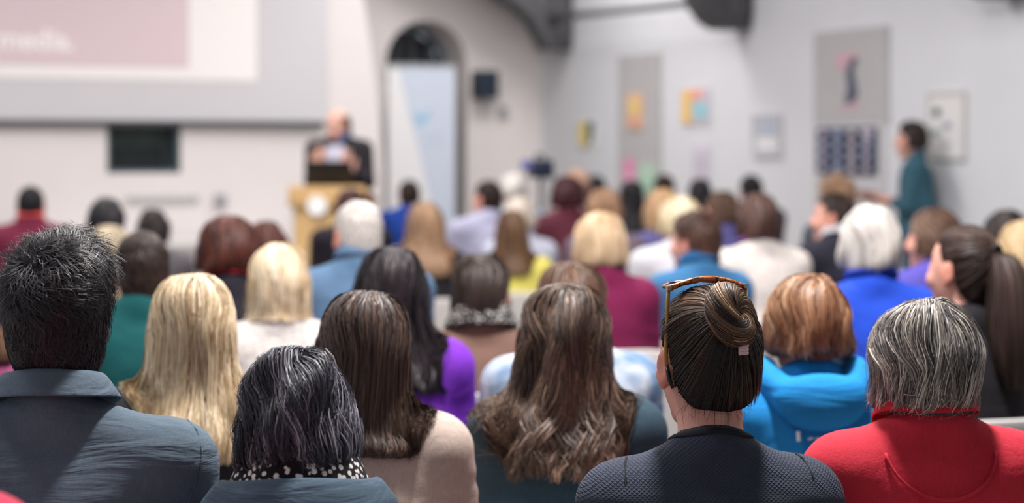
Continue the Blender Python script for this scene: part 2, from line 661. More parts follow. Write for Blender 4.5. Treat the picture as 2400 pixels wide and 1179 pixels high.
# timber trusses: wall posts with curved braces on the right wall
for k, (bt, xr) in enumerate(((-0.64, 1330), (-4.16, 1745), (-7.73, 2390))):
    tr = empty('roof_truss', room(0, bt, 2.45), PHI)
    tag(tr, ('dark grey roof truss foot in the corner above the loudspeaker',
             'dark grey rounded truss foot on the right wall above the posters',
             'dark grey truss foot at the top right above the teal standing woman')[k], 'roof truss', 'roof trusses along the right wall')
    prof = [(-0.012, 0.0), (-0.25, 0.0), (-0.36, 0.06), (-0.44, 0.16), (-0.49, 0.3), (-0.6, 0.42), (-0.78, 0.52), (-1.1, 0.7), (-1.6, 1.0), (-2.3, 1.5), (-3.0, 2.1),
            (-3.0, 2.5), (-2.2, 2.3), (-0.6, 2.3), (-0.012, 2.3)]
    if k == 0:
        prof = [(-0.012, 0.0), (-0.26, 0.0), (-0.33, 0.14), (-0.42, 0.28), (-0.55, 0.4), (-0.7, 0.48)] + prof[6:]
    MB().prism(prof, -0.14, 0.14).build('brace', TRUSS, tr, bevel=0.015)
    MB().box((-0.12, 0, 1.2), (0.2, 0.34, 2.2)).build('wall_post', TRUSS, tr, bevel=0.01)
rod = empty('tie_rod', room(-0.22, -2.4, 2.72), PHI)
tag(rod, 'long dark grey iron rod joining two truss feet along the wall', 'rod')
MB().tube([(0, -1.59, -0.03), (0, 1.59, 0.03)], 0.034, 10).build('bar', plain((104, 106, 110), 0.5), rod, smooth=True)
for s in (-1, 1):
    MB().box((0, s * 1.6, s * 0.03), (0.12, 0.03, 0.12)).build('end_plate', plain((60, 62, 66), 0.5), rod, bevel=0.006)

# grey panels and posters on the right wall
GREYP = plain((186, 185, 186), 0.75, noise=0.05, scale=4)


def wall_rect(name, x0, x1, y0, y1, mat, thick=0.02, part='sheet', label='', cat='poster', group=None, zfloor=None, frame=None, off=0.0):
    """flat board on the right wall from photo pixels; returns the thing and its local mapper"""
    ba, zt_ = on_right(x0, y0, 0)
    bb_, zb_ = on_right(x1, y1, 0)
    xm = (x0 + x1) / 2
    bm, zt_ = on_right(xm, y0, 0)
    _, zb_ = on_right(xm, y1, 0)
    if zfloor is not None:
        zb_ = zfloor
    w = abs(ba - bb_)
    hh = zt_ - zb_
    o = empty(name, room(-off, (ba + bb_) / 2, zb_), PHI)
    tag(o, label, cat, group)
    sheet_ = MB().box((-thick / 2 - 0.001, 0, hh / 2), (thick, w, hh)).build(part, mat, o)
    if frame:
        for s in (-1, 1):
            MB().box((-thick / 2 - 0.006, s * (w / 2 + 0.012), hh / 2), (thick + 0.01, 0.025, hh + 0.05)).build('frame_rail', frame, o)
            MB().box((-thick / 2 - 0.006, 0, hh / 2 + s * (hh / 2 + 0.012)), (thick + 0.01, w, 0.025)).build('frame_rail', frame, o)

    def blk(pn, u0, u1, v0, v1, mt):
        """u from left (0) to right (1) of the board, v from the top down"""
        y0_ = w / 2 - u0 * w
        y1_ = w / 2 - u1 * w
        MB().box((-thick - 0.004, (y0_ + y1_) / 2, hh * (1 - (v0 + v1) / 2)), (0.006, abs(y1_ - y0_), hh * (v1 - v0))).build(pn, mt, sheet_)

    def poly(pn, pts, mt, lift=0.0):
        m_ = MB()
        pp = [(w / 2 - u * w, hh * (1 - v)) for u, v in pts]
        n = len(pp)
        m_.v = [(-thick - 0.001, p[0], p[1]) for p in pp] + [(-thick - 0.006 - lift, p[0], p[1]) for p in pp]
        m_.f = [tuple(range(n)), tuple(reversed(range(n, 2 * n)))] + [(i, (i + 1) % n, n + (i + 1) % n, n + i) for i in range(n)]
        m_.build(pn, mt, sheet_)
    return o, blk, poly


def ell(cx, cy, rx, ry, n=14):
    return [(cx + rx * math.cos(2 * PI * k / n), cy + ry * math.sin(2 * PI * k / n)) for k in range(n)]


wall_rect('wall_panel', 1453, 1552, 127, 500, GREYP, 0.02, 'board', 'narrow tall grey panel on the right wall holding an orange poster', 'panel', zfloor=0.15)
o, blk, poly = wall_rect('wall_panel', 1913, 2086, 68, 288, GREYP, 0.02, 'board', 'wide grey panel high on the right wall with a pink and dark figure', 'panel', 'x')
del o['group']
FIG = plain((88, 92, 110), 0.7)
PINK = plain((206, 170, 182), 0.7)
poly('pink_print', [(0.32, 0.28), (0.42, 0.24), (0.60, 0.25), (0.62, 0.30), (0.5, 0.36), (0.40, 0.44), (0.30, 0.42)], PINK)
poly('dark_print', [(0.54, 0.30), (0.62, 0.32), (0.56, 0.45), (0.60, 0.60), (0.62, 0.72), (0.52, 0.80), (0.44, 0.79), (0.48, 0.62), (0.46, 0.46)], FIG, 0.002)
poly('pink_print', [(0.36, 0.82), (0.64, 0.78), (0.62, 0.70), (0.66, 0.80), (0.6, 0.85), (0.36, 0.86)], PINK)
wall_rect('wall_panel', 1913, 2080, 288, 600, plain((202, 202, 206), 0.75, noise=0.03), 0.016, 'board', 'pale grey panel behind the dark photo board', 'panel', zfloor=0.2)

o, blk, poly = wall_rect('photo_board', 1924, 2062, 299, 408, plain((44, 66, 88), 0.5), 0.02, 'backing', 'dark blue board with a grid of small pictures on the right wall', 'photo board', off=0.02)
for r in range(4):
    for c in range(4):
        u, v = 0.03 + c * 0.245, 0.03 + r * 0.245
        blk('picture', u, u + 0.215, v, v + 0.215, plain([(34, 50, 72), (60, 88, 110), (40, 60, 84)][(r + c) % 3], 0.5))
        m = plain([(200, 186, 206), (176, 178, 204), (214, 196, 204)][(r * 3 + c) % 3], 0.6)
        poly('portrait', ell(u + 0.11, v + 0.10, 0.06, 0.07), m, 0.006)
        if (r, c) == (0, 3):
            poly('portrait', [(u + 0.02, v + 0.02), (u + 0.2, v + 0.02), (u + 0.2, v + 0.2), (u + 0.06, v + 0.2)], m, 0.005)
o, blk, poly = wall_rect('poster', 1357, 1397, 283, 346, plain((226, 224, 214), 0.7), 0.012, 'sheet', 'small yellow and dark teal poster on the wall near the corner', 'poster')
blk('yellow_print', 0.05, 0.5, 0.05, 0.95, plain((226, 204, 118), 0.7))
poly('teal_print', [(0.56, 0.03), (0.98, 0.03), (0.86, 0.8), (0.6, 0.9)], plain((60, 96, 110), 0.7))
o, blk, poly = wall_rect('poster', 1477, 1512, 219, 301, plain((232, 186, 150), 0.7), 0.012, 'sheet', 'narrow orange and yellow poster on the tall grey panel', 'poster', off=0.021)
blk('yellow_print', 0.2, 0.8, 0.2, 0.6, plain((232, 208, 130), 0.7))
blk('coral_print', 0.25, 0.75, 0.68, 0.92, plain((226, 168, 150), 0.7))
o, blk, poly = wall_rect('poster', 1601, 1666, 207, 291, plain((208, 202, 212), 0.7), 0.012, 'sheet', 'bright poster with orange, coral and light blue blocks', 'poster')
blk('orange_print', 0.02, 0.36, 0.05, 0.97, plain((240, 196, 116), 0.7))
blk('coral_print', 0.36, 0.75, 0.03, 0.3, plain((240, 168, 150), 0.7))
blk('blue_print', 0.4, 0.92, 0.38, 0.84, plain((158, 204, 216), 0.7))
o, blk, poly = wall_rect('framed_print', 1772, 1832, 275, 360, plain((204, 208, 214), 0.6), 0.014, 'sheet', 'pale grey-white framed print between the two grey panels', 'picture', frame=plain((196, 194, 198), 0.5))
blk('grey_print', 0.1, 0.9, 0.08, 0.5, plain((182, 190, 204), 0.6))
blk('white_print', 0.15, 0.85, 0.55, 0.9, plain((230, 230, 232), 0.6))
o, blk, poly = wall_rect('poster', 1624, 1666, 340, 420, plain((212, 206, 218), 0.7), 0.01, 'sheet', 'pale lilac sheet of paper below the bright colour-block poster', 'poster')
blk('grey_print', 0.15, 0.85, 0.2, 0.7, plain((200, 196, 210), 0.7))
o, blk, poly = wall_rect('poster', 1468, 1494, 372, 430, plain((226, 150, 186), 0.7), 0.01, 'sheet', 'small bright pink sheet low on the tall grey panel', 'poster', off=0.021)
blk('pale_print', 0.2, 0.8, 0.6, 0.85, plain((234, 180, 204), 0.7))
o, blk, poly = wall_rect('poster', 1504, 1542, 385, 460, plain((184, 212, 192), 0.7), 0.01, 'sheet', 'pale green sheet low on the tall grey panel', 'poster', off=0.021)
blk('pale_print', 0.2, 0.8, 0.5, 0.85, plain((168, 204, 180), 0.7))
o, blk, poly = wall_rect('framed_print', 2184, 2262, 222, 366, plain((226, 225, 226), 0.6), 0.014, 'sheet', 'white framed print with dark green spots behind the standing woman', 'picture', frame=plain((206, 202, 200), 0.5))
for (u, v, rx, ry, c) in ((0.22, 0.28, 0.11, 0.075, (44, 76, 80)), (0.52, 0.5, 0.12, 0.06, (150, 150, 168)), (0.16, 0.62, 0.12, 0.07, (120, 150, 150)), (0.55, 0.8, 0.08, 0.05, (196, 196, 204))):
    poly('leaf_print', ell(u, v, rx, ry), plain(c, 0.7))

# ------------------------------------------------------------------ signed distance bodies


def smin(a, b, k):
    h = np.maximum(k - np.abs(a - b), 0) / k
    return np.minimum(a, b) - h * h * k * 0.25


def smax(a, b, k):
    return -smin(-a, -b, k)


def cone(P, a, b, r1, r2, sc=None):
    a = np.asarray(a, np.float32)
    b = np.asarray(b, np.float32)
    if sc is not None:
        sc = np.asarray(sc, np.float32)
        P = P / sc
        a = a / sc
        b = b / sc
    pa = P - a
    ba = b - a
    h = np.clip(pa @ ba / max(1e-9, float(ba @ ba)), 0, 1)
    q = pa - h[:, None] * ba
    return np.sqrt(np.einsum('ij,ij->i', q, q)) - (r1 + (r2 - r1) * h)


def elli(P, c, r):
    p = P - np.asarray(c, np.float32)
    r = np.asarray(r, np.float32)
    k0 = np.sqrt((((p / r)) ** 2).sum(1))
    k1 = np.sqrt((((p / (r * r))) ** 2).sum(1)) + 1e-9
    return k0 * (k0 - 1) / k1


def skull(P):
    d = elli(P, (0, -0.008, 0.028), (0.074, 0.094, 0.090))
    return smin(d, elli(P, (0, -0.012, -0.045), (0.064, 0.077, 0.075)), 0.04)


def head_sdf(P):
    """P in head space: x right, y to the face, z up"""
    d = elli(P, (0, -0.008, 0.028), (0.074, 0.094, 0.090))
    d = smin(d, elli(P, (0, 0.026, -0.030), (0.060, 0.064, 0.080)), 0.03)
    d = smin(d, elli(P, (0, 0.066, -0.094), (0.026, 0.022, 0.020)), 0.03)
    for s in (-1, 1):
        d = smax(d, -elli(P, (s * 0.034, 0.096, 0.012), (0.020, 0.016, 0.014)), 0.012)
        d = smin(d, elli(P, (s * 0.033, 0.074, 0.010), (0.013, 0.012, 0.012)), 0.004)
        d = smin(d, elli(P, (s * 0.034, 0.076, -0.026), (0.020, 0.014, 0.018)), 0.02)
        # ears
        q = P - np.asarray((s * 0.077, -0.004, -0.006), np.float32)
        ca, sa = math.cos(0.35), math.sin(0.35) * s
        q = np.stack([q[:, 0] * ca - q[:, 1] * sa, q[:, 0] * sa + q[:, 1] * ca, q[:, 2]], 1)
        e = elli(q, (0, 0, 0.004), (0.010, 0.019, 0.031))
        e = smin(e, elli(q, (0, 0.006, -0.024), (0.007, 0.010, 0.012)), 0.008)
        e = smax(e, -elli(q, (s * 0.012, 0.004, 0.004), (0.008, 0.011, 0.019)), 0.006)
        d = smin(d, e, 0.008)
    d = smin(d, cone(P, (0, 0.086, 0.016), (0, 0.106, -0.022), 0.008, 0.012), 0.012)
    d = smin(d, cone(P, (-0.012, 0.092, -0.026), (0.012, 0.092, -0.026), 0.008, 0.008), 0.008)
    d = smin(d, cone(P, (-0.018, 0.082, -0.056), (0.018, 0.082, -0.056), 0.008, 0.008), 0.006)
    return d


class Pose:
    pass


def make_pose(zt, sw=0.17, thick=1.0, yaw=0.0, pitch=0.0, roll=0.0, stand=False, wrists=None, lean=0.0, hshift=0.0, nk=0.04):
    J = Pose()
    J.zt, J.sw, J.th, J.stand = zt, sw, thick, stand
    J.cut = 0.96
    zs = zt - 0.325 + nk
    J.zs = zs
    J.hip = 0.92 if stand else 0.53
    ly = lean
    J.pel = (0, -0.01, J.hip)
    J.wai = (0, -0.02 + ly * 0.4, J.hip + (zs - J.hip) * 0.42)
    J.che = (0, -0.015 + ly * 0.85, zs - 0.12)
    J.nb = (hshift * 0.4, -0.022 + ly, zs + 0.05)
    J.hc = np.array((hshift, 0.018 + ly * 1.1, zt - 0.118), np.float32)
    R = Matrix.Rotation(yaw, 3, 'Z') @ Matrix.Rotation(pitch, 3, 'X') @ Matrix.Rotation(roll, 3, 'Y')
    J.R = np.array(R, np.float32)
    J.sh = [np.array((s * sw, -0.012 + ly, zs - 0.015)) for s in (-1, 1)]
    if wrists is None:
        if stand:
            wrists = [(-sw - 0.03, 0.10, zs - 0.52), (sw + 0.03, 0.10, zs - 0.52)]
        else:
            wrists = [(-0.09, 0.29, 0.665), (0.09, 0.29, 0.665)]
    J.wr = [np.array(w) for w in wrists]
    J.el = []
    for i, s in enumerate((-1, 1)):
        a, b = J.sh[i], J.wr[i]
        mid = (a + b) / 2
        dist = np.linalg.norm(b - a)
        L_ = 0.275
        hh = math.sqrt(max(0.0, L_ * L_ - dist * dist / 4))
        pole = np.array((s * 0.28, -0.30, -1.0))
        ax = (b - a) / max(dist, 1e-6)
        pole = pole - ax * (pole @ ax)
        pole /= np.linalg.norm(pole)
        J.el.append(mid + pole * min(hh, 0.2))
    return J


def f_torso(P, J, r=0.0, hem=None):
    t = J.th
    S = (1.42, 1, 1)
    d = cone(P, J.pel, J.wai, 0.118 * t, 0.104 * t, S)
    d = smin(d, cone(P, J.wai, J.che, 0.104 * t, 0.112 * t * (0.6 + 0.4 * J.sw / 0.17), S), 0.05)
    a, b = J.sh
    d = smin(d, cone(P, a * [0.82, 1, 1], b * [0.82, 1, 1], 0.056, 0.056, (1, 1.25, 1)), 0.06)
    for s in (0, 1):
        d = smin(d, cone(P, (J.nb[0], J.nb[1] - 0.004, J.nb[2] + 0.02), J.sh[s] * [0.85, 1, 1] + [0, 0, 0.004], 0.040, 0.047), 0.035)
    return d - r


def f_arms(P, J, r=0.0, cut=1.0):
    out = None
    for s in (0, 1):
        a, e, w = J.sh[s], J.el[s], J.wr[s]
        w = e + (w - e) * cut
        d = cone(P, a, e, 0.054 * (0.7 + 0.3 * J.th), 0.042)
        d = smin(d, cone(P, e, w, 0.042, 0.029), 0.02)
        out = d if out is None else np.minimum(out, d)
    return out - r


def f_neck(P, J):
    hb = J.hc + J.R @ np.array((0, -0.012, -0.05), np.float32)
    return cone(P, (J.nb[0], J.nb[1], J.nb[2] - 0.04), hb, 0.056, 0.053)


def legpts(J):
    if J.stand:
        return [((s * 0.085, 0, J.hip - 0.03), (s * 0.10, 0.02, 0.48), (s * 0.11, -0.01, 0.09)) for s in (-1, 1)]
    return [((s * 0.085, 0.0, 0.53), (s * 0.115, 0.43, 0.535), (s * 0.115, 0.45, 0.10)) for s in (-1, 1)]


def f_legs(P, J, r=0.0, cut=True):
    out = None
    for h, k, a in legpts(J):
        d = smin(cone(P, h, k, 0.075, 0.056), cone(P, k, a, 0.054, 0.036), 0.02)
        out = d if out is None else np.minimum(out, d)
    return out - r


def f_body(P, J):
    d = smin(f_torso(P, J, -0.008), f_arms(P, J, -0.006), 0.03)
    d = smin(d, f_legs(P, J, -0.008), 0.03)
    d = smin(d, f_neck(P, J), 0.03)
    H = (P - J.hc) @ J.R
    near = np.abs(H).max(1) < 0.2
    hd = np.full(len(P), 0.2, np.float32)
    if near.any():
        hd[near] = head_sdf(H[near])
    return smin(d, hd, 0.025)


def f_top(P, J, r=0.012):
    d = smin(f_torso(P, J, r), f_arms(P, J, r, J.cut), 0.035)
    return smax(d, (J.hip - 0.06) - P[:, 2], 0.01)


def surfnet(f, xs, ys, zs, proj=2):
    nx, ny, nz = len(xs), len(ys), len(zs)
    G = np.stack(np.meshgrid(xs, ys, zs, indexing='ij'), -1).astype(np.float32).reshape(-1, 3)
    Fv = np.empty(len(G), np.float32)
    for i in range(0, len(G), 200000):
        Fv[i:i + 200000] = f(G[i:i + 200000])
    D = Fv.reshape(nx, ny, nz)
    D = np.where(D == 0, 1e-6, D)
    G = G.reshape(nx, ny, nz, 3)
    ins = D < 0
    c = np.zeros((nx - 1, ny - 1, nz - 1), np.int8)
    for i in (0, 1):
        for j in (0, 1):
            for k in (0, 1):
                c += ins[i:nx - 1 + i, j:ny - 1 + j, k:nz - 1 + k]
    act = (c > 0) & (c < 8)
    I, Jx, K = np.nonzero(act)
    idx = np.full(act.shape, -1, np.int64)
    idx[I, Jx, K] = np.arange(len(I))
    acc = np.zeros((len(I), 3), np.float64)
    cnt = np.zeros(len(I))
    cor = [(0, 0, 0), (1, 0, 0), (0, 1, 0), (1, 1, 0), (0, 0, 1), (1, 0, 1), (0, 1, 1), (1, 1, 1)]
    for e0, e1 in ((0, 1), (2, 3), (4, 5), (6, 7), (0, 2), (1, 3), (4, 6), (5, 7), (0, 4), (1, 5), (2, 6), (3, 7)):
        a, b = cor[e0], cor[e1]
        da = D[I + a[0], Jx + a[1], K + a[2]]
        db = D[I + b[0], Jx + b[1], K + b[2]]
        m = (da < 0) != (db < 0)
        t = np.where(m, da / np.where(m, da - db, 1), 0)
        p = G[I + a[0], Jx + a[1], K + a[2]] * (1 - t)[:, None] + G[I + b[0], Jx + b[1], K + b[2]] * t[:, None]
        acc[m] += p[m]
        cnt[m] += 1
    V = (acc / np.maximum(cnt, 1)[:, None]).astype(np.float32)
    quads = []

    def emit(m, offs, flipsign):
        i, j, k = np.nonzero(m)
        q = np.stack([idx[i + o[0], j + o[1], k + o[2]] for o in offs], 1)
        return q, (i, j, k)
    # x edges
    s = ins[:-1, 1:-1, 1:-1] != ins[1:, 1:-1, 1:-1]
    i, j, k = np.nonzero(s)
    j += 1
    k += 1
    q = np.stack([idx[i, j - 1, k - 1], idx[i, j, k - 1], idx[i, j, k], idx[i, j - 1, k]], 1)
    fl = ~ins[i, j, k]
    q[fl] = q[fl][:, ::-1]
    quads.append(q)
    s = ins[1:-1, :-1, 1:-1] != ins[1:-1, 1:, 1:-1]
    i, j, k = np.nonzero(s)
    i += 1
    k += 1
    q = np.stack([idx[i - 1, j, k - 1], idx[i - 1, j, k], idx[i, j, k], idx[i, j, k - 1]], 1)
    fl = ~ins[i, j, k]
    q[fl] = q[fl][:, ::-1]
    quads.append(q)
    s = ins[1:-1, 1:-1, :-1] != ins[1:-1, 1:-1, 1:]
    i, j, k = np.nonzero(s)
    i += 1
    j += 1
    q = np.stack([idx[i - 1, j - 1, k], idx[i, j - 1, k], idx[i, j, k], idx[i - 1, j, k]], 1)
    fl = ~ins[i, j, k]
    q[fl] = q[fl][:, ::-1]
    quads.append(q)
    Q = np.concatenate(quads)
    Q = Q[(Q >= 0).all(1)]
    for _ in range(proj):
        V = project(f, V, 0.0, 0.02)
    return V, Q


def grad(f, V, e=0.002):
    g = np.empty_like(V)
    f0 = f(V)
    for a in range(3):
        W_ = V.copy()
        W_[:, a] += e
        g[:, a] = (f(W_) - f0) / e
    return f0, g


def project(f, V, off=0.0, lim=0.05):
    f0, g = grad(f, V)
    n2 = (g * g).sum(1) + 1e-6
    st = np.clip((f0 - off) / n2, -lim, lim)
    return V - g * st[:, None]


def axis(lo, hi, fl, fh, hf, hc):
    a = list(np.arange(fl, fh + hf * 0.5, hf))
    x, h = fl, hf
    while x > lo:
        h = min(hc, h * 1.25)
        x -= h
        a.insert(0, x)
    x, h = fh, hf
    while x < hi:
        h = min(hc, h * 1.25)
        x += h
        a.append(x)
    return np.array(a, np.float32)


# one relaxed hand, shared by every body mesh (palm down, fingers along +y, thumb towards +x)
def f_hand(P):
    d = elli(P, (0, 0.045, 0), (0.040, 0.052, 0.016))
    d = smin(d, cone(P, (0, -0.01, 0), (0, 0.03, 0), 0.025, 0.027, (1, 1, 0.72)), 0.015)
    for x, L_, y0 in ((0.030, 0.068, 0.085), (0.010, 0.078, 0.092), (-0.011, 0.072, 0.090), (-0.031, 0.056, 0.080)):
        a = (x, y0 - 0.02, 0.0)
        b = (x * 1.15, y0 + L_ * 0.42, -0.006)
        c = (x * 1.2, y0 + L_ * 0.75, -0.024)
        e = (x * 1.15, y0 + L_ * 0.95, -0.045)
        q = np.minimum(np.minimum(cone(P, a, b, 0.0095, 0.0088), cone(P, b, c, 0.0088, 0.0080)), cone(P, c, e, 0.0080, 0.0068))
        d = smin(d, q, 0.006)
    q = smin(cone(P, (0.028, 0.015, -0.004), (0.058, 0.055, -0.014), 0.014, 0.011), cone(P, (0.058, 0.055, -0.014), (0.066, 0.088, -0.026), 0.011, 0.008), 0.008)
    return smin(d, q, 0.012)


HV, HQ = surfnet(f_hand, np.arange(-0.06, 0.09, 0.0052), np.arange(-0.05, 0.19, 0.0052), np.arange(-0.065, 0.035, 0.0048), 1)


def hand_at(J, s, dirv=None, up=None):
    w, e = J.wr[s], J.el[s]
    fw = (w - e) / np.linalg.norm(w - e) if dirv is None else np.array(dirv, float) / np.linalg.norm(dirv)
    u = np.array((0, 0, 1.0)) if up is None else np.array(up, float)
    u = u - fw * (u @ fw)
    u /= np.linalg.norm(u)
    x = np.cross(fw, u)
    V = HV.copy()
    Q = HQ
    if s == 1:      # right hand: thumb towards the body
        V[:, 0] *= -1
        Q = HQ[:, ::-1]
    M = np.stack([x, fw, u], 0)
    return (V @ M + (w - fw * 0.005)).astype(np.float32), Q


def tint_head(V, J):
    """colour multipliers for lips, brows, eyes, ears"""
    T = np.ones((len(V), 3), np.float32)
    H = (V - J.hc) @ J.R

    def blob(c, r, col):
        m = ((((H - np.array(c, np.float32)) / np.array(r, np.float32)) ** 2).sum(1)) < 1
        T[m] = col
    for s in (-1, 1):
        blob((s * 0.078, 0.0, -0.005), (0.016, 0.024, 0.036), (1.0, 0.80, 0.76))
        blob((s * 0.034, 0.078, -0.026), (0.022, 0.03, 0.018), (1.0, 0.86, 0.84))
        blob((s * 0.033, 0.088, 0.034), (0.021, 0.03, 0.0075), (0.28, 0.22, 0.2))
        blob((s * 0.033, 0.086, 0.011), (0.014, 0.014, 0.009), (1.05, 1.15, 1.2))
        blob((s * 0.033, 0.088, 0.011), (0.007, 0.014, 0.009), (0.12, 0.1, 0.1))
    blob((0, 0.09, -0.056), (0.025, 0.02, 0.010), (0.85, 0.48, 0.5))
    return T


def body_mesh(J, lod, hands):
    hf, hc = ((0.0075, 0.016), (0.0105, 0.022), (0.0135, 0.03))[lod]
    c = J.hc
    xs = axis(-0.34, 0.34, c[0] - 0.10, c[0] + 0.10, hf, hc)
    ylo = -0.30
    yhi = 0.62
    ys = axis(ylo, yhi, c[1] - 0.12, c[1] + 0.14, hf, hc)
    zs = axis(0.0, J.zt + 0.04, J.zt - 0.30, J.zt + 0.02, hf, hc)
    V, Q = surfnet(lambda P: f_body(P, J), xs, ys, zs, 1)
    T = tint_head(V, J)
    Vs, Qs, Ts = [V], [Q], [T]
    n = len(V)
    for s in (0, 1):
        dv, up = hands[s] if hands else (None, None)
        hv, hq = hand_at(J, s, dv, up)
        Vs.append(hv)
        Qs.append(hq + n)
        Ts.append(np.ones((len(hv), 3), np.float32))
        n += len(hv)
    V, Q, T = np.concatenate(Vs), np.concatenate(Qs), np.concatenate(Ts)
    me = mesh_np('body', V, Q)
    a = me.attributes.new('tint', 'FLOAT_COLOR', 'POINT')
    a.data.foreach_set('color', np.concatenate([T, np.ones((len(T), 1), np.float32)], 1).ravel())
    return me


# ------------------------------------------------------------------ hair


def unit(v):
    return v / (np.linalg.norm(v, axis=-1, keepdims=True) + 1e-9)


def ribbons(P, Nrm, width, roll, root=1.0):
    """P (n,k,3) strand points, Nrm (n,k,3) outward normals -> verts, quads"""
    n, k, _ = P.shape
    T = np.empty_like(P)
    T[:, 1:-1] = P[:, 2:] - P[:, :-2]
    T[:, 0] = P[:, 1] - P[:, 0]
    T[:, -1] = P[:, -1] - P[:, -2]
    T = unit(T)
    S = unit(np.cross(T, Nrm))
    B = np.cross(S, T)
    S = S * np.cos(roll)[:, None, None] + B * np.sin(roll)[:, None, None]
    taper = np.linspace(1, 0.25, k) ** 0.8 * np.clip(root + np.linspace(0, 1, k) * 4, 0, 1)
    w = (width[:, None] * taper[None, :])[:, :, None] * 0.5
    V = np.stack([P - S * w, P + S * w], 2).reshape(-1, 3)
    base = (np.arange(n)[:, None] * k + np.arange(k - 1)[None, :]) * 2
    Q = np.stack([base, base + 1, base + 3, base + 2], -1).reshape(-1, 4)
    return V, Q


HAIR_AZ = np.radians([0, 50, 72, 88, 104, 128, 180])
HAIR_Z = np.array([-0.098, -0.094, -0.060, 0.022, 0.022, 0.072, 0.088])


def hair_limit(H, nape=0.0):
    az = np.abs(np.arctan2(H[:, 0], -(H[:, 1] + 0.006)))
    return np.interp(az, HAIR_AZ, HAIR_Z + np.array([nape, nape, nape * 0.6, 0, 0, 0, 0]))


def scalp_cap(off, nape=0.0, f=skull, nu=56, nv=34):
    """cap of hair over the scalp, in head space"""
    az = np.linspace(-PI, PI, nu, endpoint=False)
    el = np.linspace(PI / 2 - 0.02, -1.25, nv)
    A, E = np.meshgrid(az, el, indexing='ij')
    D = np.stack([np.sin(A) * np.cos(E), -np.cos(A) * np.cos(E), np.sin(E)], -1).reshape(-1, 3).astype(np.float32)
    V = D * 0.13 + np.array((0, -0.006, 0.01), np.float32)
    for _ in range(5):
        V = project(f, V, off, 0.06)
    # squash everything under the hairline up to it and inwards
    lim = hair_limit(V, nape)
    up_ = V[:, 2] > lim
    low = ~up_
    V[low, 2] = lim[low]
    for _ in range(4):
        f0, g = grad(f, V)
        g[:, 2] = 0
        st = np.clip((f0 + 0.003) / ((g * g).sum(1) + 0.05), -0.03, 0.03)
        V[low] -= (g * st[:, None])[low]
    keep = up_.reshape(nu, nv)
    I = np.arange(nu * nv).reshape(nu, nv)
    I2 = np.roll(I, -1, 0)
    k2 = np.roll(keep, -1, 0)
    m = keep[:, :-1] | keep[:, 1:] | k2[:, :-1] | k2[:, 1:]
    Q = np.stack([I[:, :-1], I2[:, :-1], I2[:, 1:], I[:, 1:]], -1)[m]
    return V, Q[:, ::-1]


class Hair:
    def __init__(s):
        s.V, s.Q, s.C, s.M, s.n = [], [], [], [], 0

    def add(s, V, Q, C, mi=1):
        s.M.append(np.full(len(Q), mi, np.int32))
        s.V.append(np.asarray(V, np.float32))
        s.Q.append(np.asarray(Q) + s.n)
        s.C.append(np.broadcast_to(np.asarray(C, np.float32), (len(V),)))
        s.n += len(V)

    def strands(s, P, Nrm, width, tone, roll=0.45, root=1.0):
        n, k, _ = P.shape
        V, Q = ribbons(P, Nrm, width, rng.normal(0, roll, n), root)
        s.add(V, Q, np.clip(np.repeat(tone, k * 2), 0, 1), 0)

    def mesh(s, J):
        V = np.concatenate(s.V)
        V = V @ J.R.T + J.hc
        me = mesh_np('hair', V, np.concatenate(s.Q))
        M = np.concatenate(s.M)
        if len(M) == len(me.polygons):
            me.polygons.foreach_set('material_index', M)
        a = me.attributes.new('hc', 'FLOAT', 'POINT')
        a.data.foreach_set('value', np.concatenate(s.C).astype(np.float32))
        return me


def sample_scalp(n, nape=0.0, f=skull, off=0.004):
    out = []
    tot = 0
    while tot < n:
        D = unit(rng.normal(size=(n * 2, 3))).astype(np.float32)
        V = D * 0.12 + np.array((0, -0.006, 0.015), np.float32)
        for _ in range(4):
            V = project(f, V, off, 0.06)
        V = V[V[:, 2] > hair_limit(V, nape)]
        out.append(V)
        tot += len(V)
    return np.concatenate(out)[:n]


def noise3(P, seed, fr):
    """cheap smooth vector noise"""
    r = np.random.default_rng(seed)
    out = np.zeros_like(P)
    for o in range(3):
        A = r.normal(size=(3, 3)) * fr * (1.7 ** o)
        ph = r.uniform(0, 6.28, 3)
        out += np.sin(P @ A.T + ph) / (1.5 ** o)
    return out * 0.5


